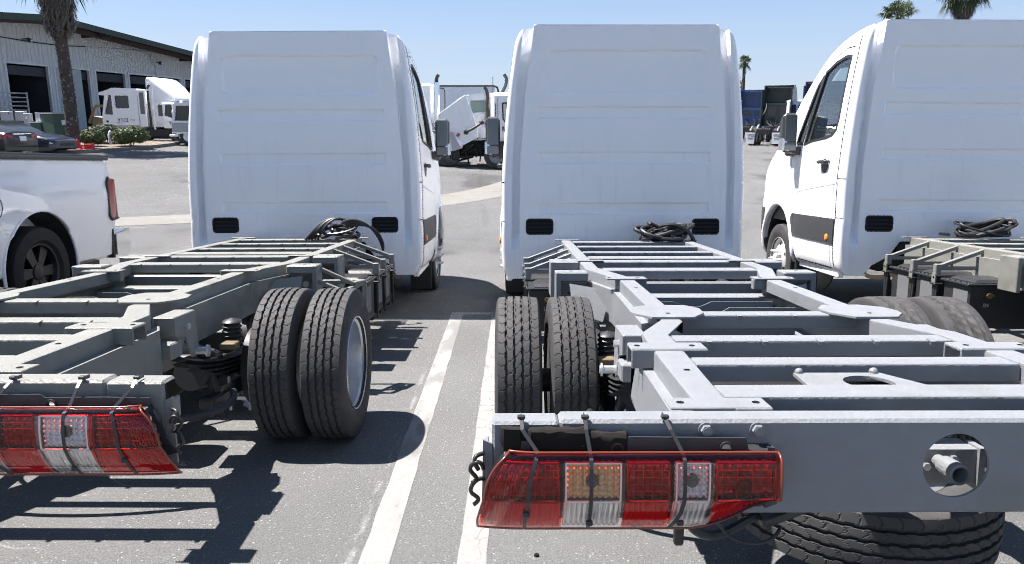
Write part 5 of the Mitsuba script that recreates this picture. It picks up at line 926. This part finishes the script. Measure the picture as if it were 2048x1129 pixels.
for k in range(34): a = A([r_.uniform(-3.0, -1.0), r_.uniform(28.75, 29.2), r_.uniform(.35, 1.25)]); eng.add(tube(spline([a, a + r_.normal(0, .18, 3), a + r_.normal(0, .28, 3)], 8), r_.uniform(.015, .05), 6))
part(t, 'engine', eng, 'dark_metal', M4, True, stuff=True); part(t, 'chassis', MB(box(-3.2, 1.5, 29.4, 30.3, .38, .62), rbox(-3.05, -2.75, 28.9, 30.8, .35, .70, .05)), 'dark_metal', M4); part(t, 'step', box(-1.5, -.9, 28.8, 29.2, 1.02, 1.06, .01), 'silver_rim', M4); part(t, 'inner_fender', hull([(x, y, z) for y in (28.85, 29.1) for x, z in ((-1.30, 1.10), (-.9, 1.10), (-.9, 1.5), (-1.2, 1.5))]), 'trailer_white', M4)
heavy_wheel(t, (-.66, 28.35, .46), M4, False, 'box_grey', .47); heavy_wheel(t, (-2.5, 29.0, .46), M4, False, 'label_grey', .44)
lettering(t, 'A', .17, M4 @ mat4(FACE, [-1.12, 28.995, 1.62]))
t = thing('tractor_unit', 'white truck cab with dark rimmed window and a red seat beside the middle truck mirror', 'truck')
part(t, 'cab', man(rbox(-.86, .9, 27.9, 29.8, 1.0, 2.76, .14)) - man(hull([(x, y, z) for y in (27.7, 28.3) for x, z in ((-.42, 2.36), (.5, 2.40), (.5, 1.52), (-.16, 1.52), (-.40, 1.80))])), 'truck_white', M4, 30); part(t, 'window_seal', tube([(-.42, 27.9, 2.36), (.5, 27.9, 2.42), (.5, 27.9, 1.52), (-.16, 27.9, 1.52), (-.40, 27.9, 1.80), (-.42, 27.9, 2.36)], .03, 6), 'black_plastic', M4); part(t, 'seat', rbox(-.18, .4, 28.4, 28.8, 1.4, 2.22, .08), 'seat_red', M4); part(t, 'sleeper_back', box(-.80, .85, 29.5, 29.6, 1.1, 2.7), 'interior', M4); part(t, 'door_seam', box(-.60, -.585, 27.892, 27.9, 1.1, 2.55), 'steel_dark', M4); part(t, 'grab_rail', tube([(-.68, 27.86, 1.7), (-.68, 27.86, 2.35)], .018, 6), 'steel_dark', M4); part(t, 'chassis', box(-.8, 1.5, 28.1, 29.6, .4, 1.0), 'dark_metal', M4)
for x, zt in ((-.30, 3.52), (.32, 3.30)): part(t, 'exhaust_stack', tube(spline([(x, 30.2, 1.2), (x, 30.2, zt - .3), (x - .01, 30.2, zt - .12), (x - .10, 30.2, zt)], 16), .065, 8), 'steel_dark', M4)
part(t, 'antenna', tube([(-.80, 29, 2.7), (-.80, 29, 3.35)], .012, 5), 'steel_dark', M4); lettering(t, 'MAC', .17, M4 @ mat4(FACE, [-.45, 27.89, 1.36])); part(t, 'emblem', lathe([(0, .0005), (0, .07), (-.01, .07)], 20, 'y') and xf(lathe([(0, .0005), (0, .08), (.01, .08)], 20, 'y'), tr(.05, 27.885, 1.78)), 'red_plastic', M4)
t = thing('tractor_unit', 'white truck with chromed exhaust stack just right of the left truck cab', 'truck')
part(t, 'sleeper', man(rbox(-7.2, -3.18, 29.8, 31.9, .9, 3.16, .08)), 'truck_white', M4, 30); part(t, 'sleeper_window', rbox(-4.05, -3.72, 29.78, 29.82, 1.85, 2.55, .02), 'car_black', M4); part(t, 'panel_seam', MB(box(-4.6, -3.6, 29.785, 29.8, 2.86, 2.88), box(-3.66, -3.64, 29.785, 29.8, 1.0, 2.8)), 'steel_dark', M4)
part(t, 'exhaust_stack', MB(tube([(-2.92, 29.0, .9), (-2.92, 29.0, 3.16)], .105, 16)), 'chrome', M4, True); part(t, 'stack_tip', tube(spline([(-2.92, 29.0, 3.16), (-2.92, 29.0, 3.28), (-2.84, 29.0, 3.44)], 8), .07, 10), 'bark', M4, True); part(t, 'stack_bracket', tube([(-2.80, 29, 2.95), (-2.66, 29, 2.92), (-2.62, 29, 2.85), (-2.62, 29, 1.6)], .025, 6), 'steel_dark', M4)
part(t, 'fifth_wheel_frame', MB(box(-3.3, -2.7, 29.2, 31, .5, 1.0), *[tube(spline([A([-3.1, 29.0, 1.5]) + r_.normal(0, .12, 3), A([-2.95, 29.0, 1.3]) + r_.normal(0, .1, 3), A([-2.7, 29.1, 1.1]) + r_.normal(0, .1, 3)], 8), .02, 6) for k in range(8)]), 'dark_metal', M4); heavy_wheel(t, (-3.6, 29.9, .50), M4, True, 'label_grey')

# 5: tractors on the right, backs to the camera
def rear_tractor(label, x, y, paint, hi, fair, cabpaint, rz=0, flaps=True, wide=1.0):
    g = gz(x, y); M = tr(x, y, g, rz=rz, s=(wide, 1, 1)); t = thing('semi_tractor', label, 'truck')
    part(t, 'frame', MB(box(-.45, -.35, -2.6, 3.2, .72, .98, .01), box(.35, .45, -2.6, 3.2, .72, .98, .01), box(-.45, .45, -2.65, -2.5, .62, .95, .02), box(-.3, .3, -.8, -.6, .7, .95)), 'dark_metal', M)
    part(t, 'fifth_wheel', hull([(x_, y_, z) for x_, y_ in ((-.42, -1.2), (.42, -1.2), (.42, -.4), (-.42, -.4), (-.2, -1.6), (.2, -1.6)) for z in (1.0, 1.08)]), 'steel_dark', M)
    for s in (-1, 1):
        part(t, 'deck_fender', tube([(s * .95, -1.8 + 1.0 * math.cos(a), .45 + .62 * math.sin(a)) for a in np.linspace(.5, 2.6, 14)], .05, 6), 'box_grey', M, True)
        for yy in (-1.9, -.65):
            W_ = M @ tr(s * 1.05, yy, .48) @ (np.eye(4) if s > 0 else ROT); road_wheel(t, 'wheel', (0, 0, 0), W_, .48, .27, 'silver_paint', 0, rr=.58); road_wheel(t, 'wheel', (0, 0, 0), W_ @ tr(-.32, 0, 0), .48, .27, 'silver_paint', 0, rr=.58)
        W_ = M @ tr(s * 1.0, 4.4, .5) @ (np.eye(4) if s > 0 else ROT); road_wheel(t, 'wheel', (0, 0, 0), W_, .48, .27, 'silver_paint', 0, rr=.58)
        if flaps:
            f = part(t, 'mud_flap', box(s * .62, s * 1.22, -2.72, -2.70, .10, .74), 'flap_white', M); lettering(f, 'YTCI', .14, M @ mat4(FACE, [s * .92 - .22, -2.724, .50])); lettering(f, 'TRUCKS', .07, M @ mat4(FACE, [s * .92 - .17, -2.724, .36]))
            part(f, 'hanger', box(s * .60, s * 1.24, -2.72, -2.68, .74, .84), 'dark_metal', M)
    part(t, 'cab', man(rbox(-1.1, 1.1, 2.2, 4.6, .85, hi, .12)) - man(rbox(-.78, -.10, 2.0, 2.4, 1.7, 2.3, .06)) - man(rbox(.10, .78, 2.0, 2.4, 1.7, 2.3, .06)), cabpaint, M, 30)
    part(t, 'rear_window', MB(box(-.80, -.08, 2.30, 2.32, 1.68, 2.32), box(.08, .80, 2.30, 2.32, 1.68, 2.32)), 'car_black', M); part(t, 'hood', hull([(x_, y_, z) for x_ in (-.95, .95) for y_, z in ((4.5, .8), (4.5, 1.7), (6.2, 1.45), (6.3, .7))]), cabpaint, M, 30)
    if fair:
        fo = [(-1.15, 2.3), (-1.15, 4.6), (1.15, 4.6), (1.15, 2.3)]
        sh_ = man(hull([(x_, y_, z) for x_ in (-1.12, 1.12) for y_, z in ((2.1, hi - .2), (2.1, fair), (2.9, fair + .05), (3.6, fair - .15), (4.4, hi + .1), (4.4, hi - .2))])); sh_ = sh_ - man(box(-1.04, 1.04, 1.9, 3.3, hi - .05, fair - .06)); part(t, 'roof_fairing', sh_, paint, M, 30)
        for s in (-1, 1): part(t, 'side_fairing', box(s * 1.08, s * 1.16, 1.4, 2.3, .9, fair - .25, .02), paint, M)
    part(t, 'exhaust_stack', tube(spline([(-.95, 2.0, .9), (-.95, 2.0, 2.0), (-.88, 2.0, 2.15), (-.88, 2.0, 2.5)], 14), .05, 8), 'chrome', M, True)
    hz = MB(); r = np.random.default_rng(int(abs(x * 10)))
    for k in range(14): a = A([r.uniform(-.7, .7), 2.05, r.uniform(1.1, 1.6)]); hz.add(tube(spline([a, a + A([r.normal(0, .15), -.4, -.1]), A([r.uniform(-.4, .4), .6, 1.0])], 10), .022, 5))
    part(t, 'air_hoses', hz, 'cable', M, True)
    return t
rear_tractor('blue sleeper tractor farthest left of the row, partly hidden by the middle truck cab', 16.3, 53.0, 'truck_blue', 2.3, 3.5, 'truck_blue', rz=-25)
rear_tractor('dark green tractor with tall roof fairing and white mud flaps facing away', 15.5, 45.9, 'truck_green', 2.55, 3.55, 'truck_green', rz=-27, wide=.78)
rear_tractor('tractor with tall navy roof fairing beside the right truck mirror', 17.45, 43.4, 'truck_navy', 2.5, 3.70, 'truck_blue', rz=-25)
gd = gz(17, 47); M5 = tr(17.4, 47.0, gd - .05, rz=-10); t = thing('day_cab', 'white two-window day cab with dark marks between the green and navy tractors', 'truck')
part(t, 'cab', man(rbox(-.55, .45, 0, 1.4, .9, 2.70, .08)) - man(rbox(-.42, -.06, -.1, .3, 1.78, 2.42, .06)) - man(rbox(.04, .38, -.1, .3, 1.78, 2.42, .06)), 'truck_white', M5, 30); part(t, 'window', box(-.44, -.04, .12, .14, 1.76, 2.44), 'car_black', M5); part(t, 'window', box(.02, .40, .12, .14, 1.76, 2.44), 'car_black', M5)
sq = MB(); r_ = np.random.default_rng(12)
for k in range(12): a = A([r_.uniform(-.4, .2), -.02, r_.uniform(1.05, 1.65)]); sq.add(tube(spline([a, a + A([r_.normal(0, .15), 0, r_.normal(0, .12)]), a + A([r_.normal(0, .2), 0, r_.normal(0, .15)])], 8), .012, 5))
part(t, 'scribbled_marks', sq, 'ink', M5); part(t, 'chassis', box(-.5, .4, .1, 1.3, .45, .9), 'dark_metal', M5); heavy_wheel(t, (.0, .3, .5), M5, False, 'silver_paint')
single('bare_tree', 'thin bare tree top behind the navy tractor', 'tree', MB(*[tube(spline([(17.6, 60, 1), (17.7, 60, 4.2), (17.7 + .5 * math.sin(k * 2.3), 60 + .3 * math.cos(k), 5.0 + .12 * (k % 4))], 10), np.linspace(.06, .012, 10), 5) for k in range(7)]), 'bark')
for i, (x, y, h, rad, lab) in enumerate(((15.95, 60, 2.6, .8, 'small dark tree crown between the dark green and navy tractors'), (14.2, 62, 2.7, .9, 'round distant tree showing between the blue and dark green tractors'))):
    t = thing('distant_tree', lab, 'tree'); part(t, 'crown', leaf_cloud((x, y, .5 + h), A([rad, rad, rad]), 900, 30 + i, .09), 'bush_leaf_dark', None, False); part(t, 'trunk', tube([(x, y, .2), (x, y, h)], .12, 8), 'bark')
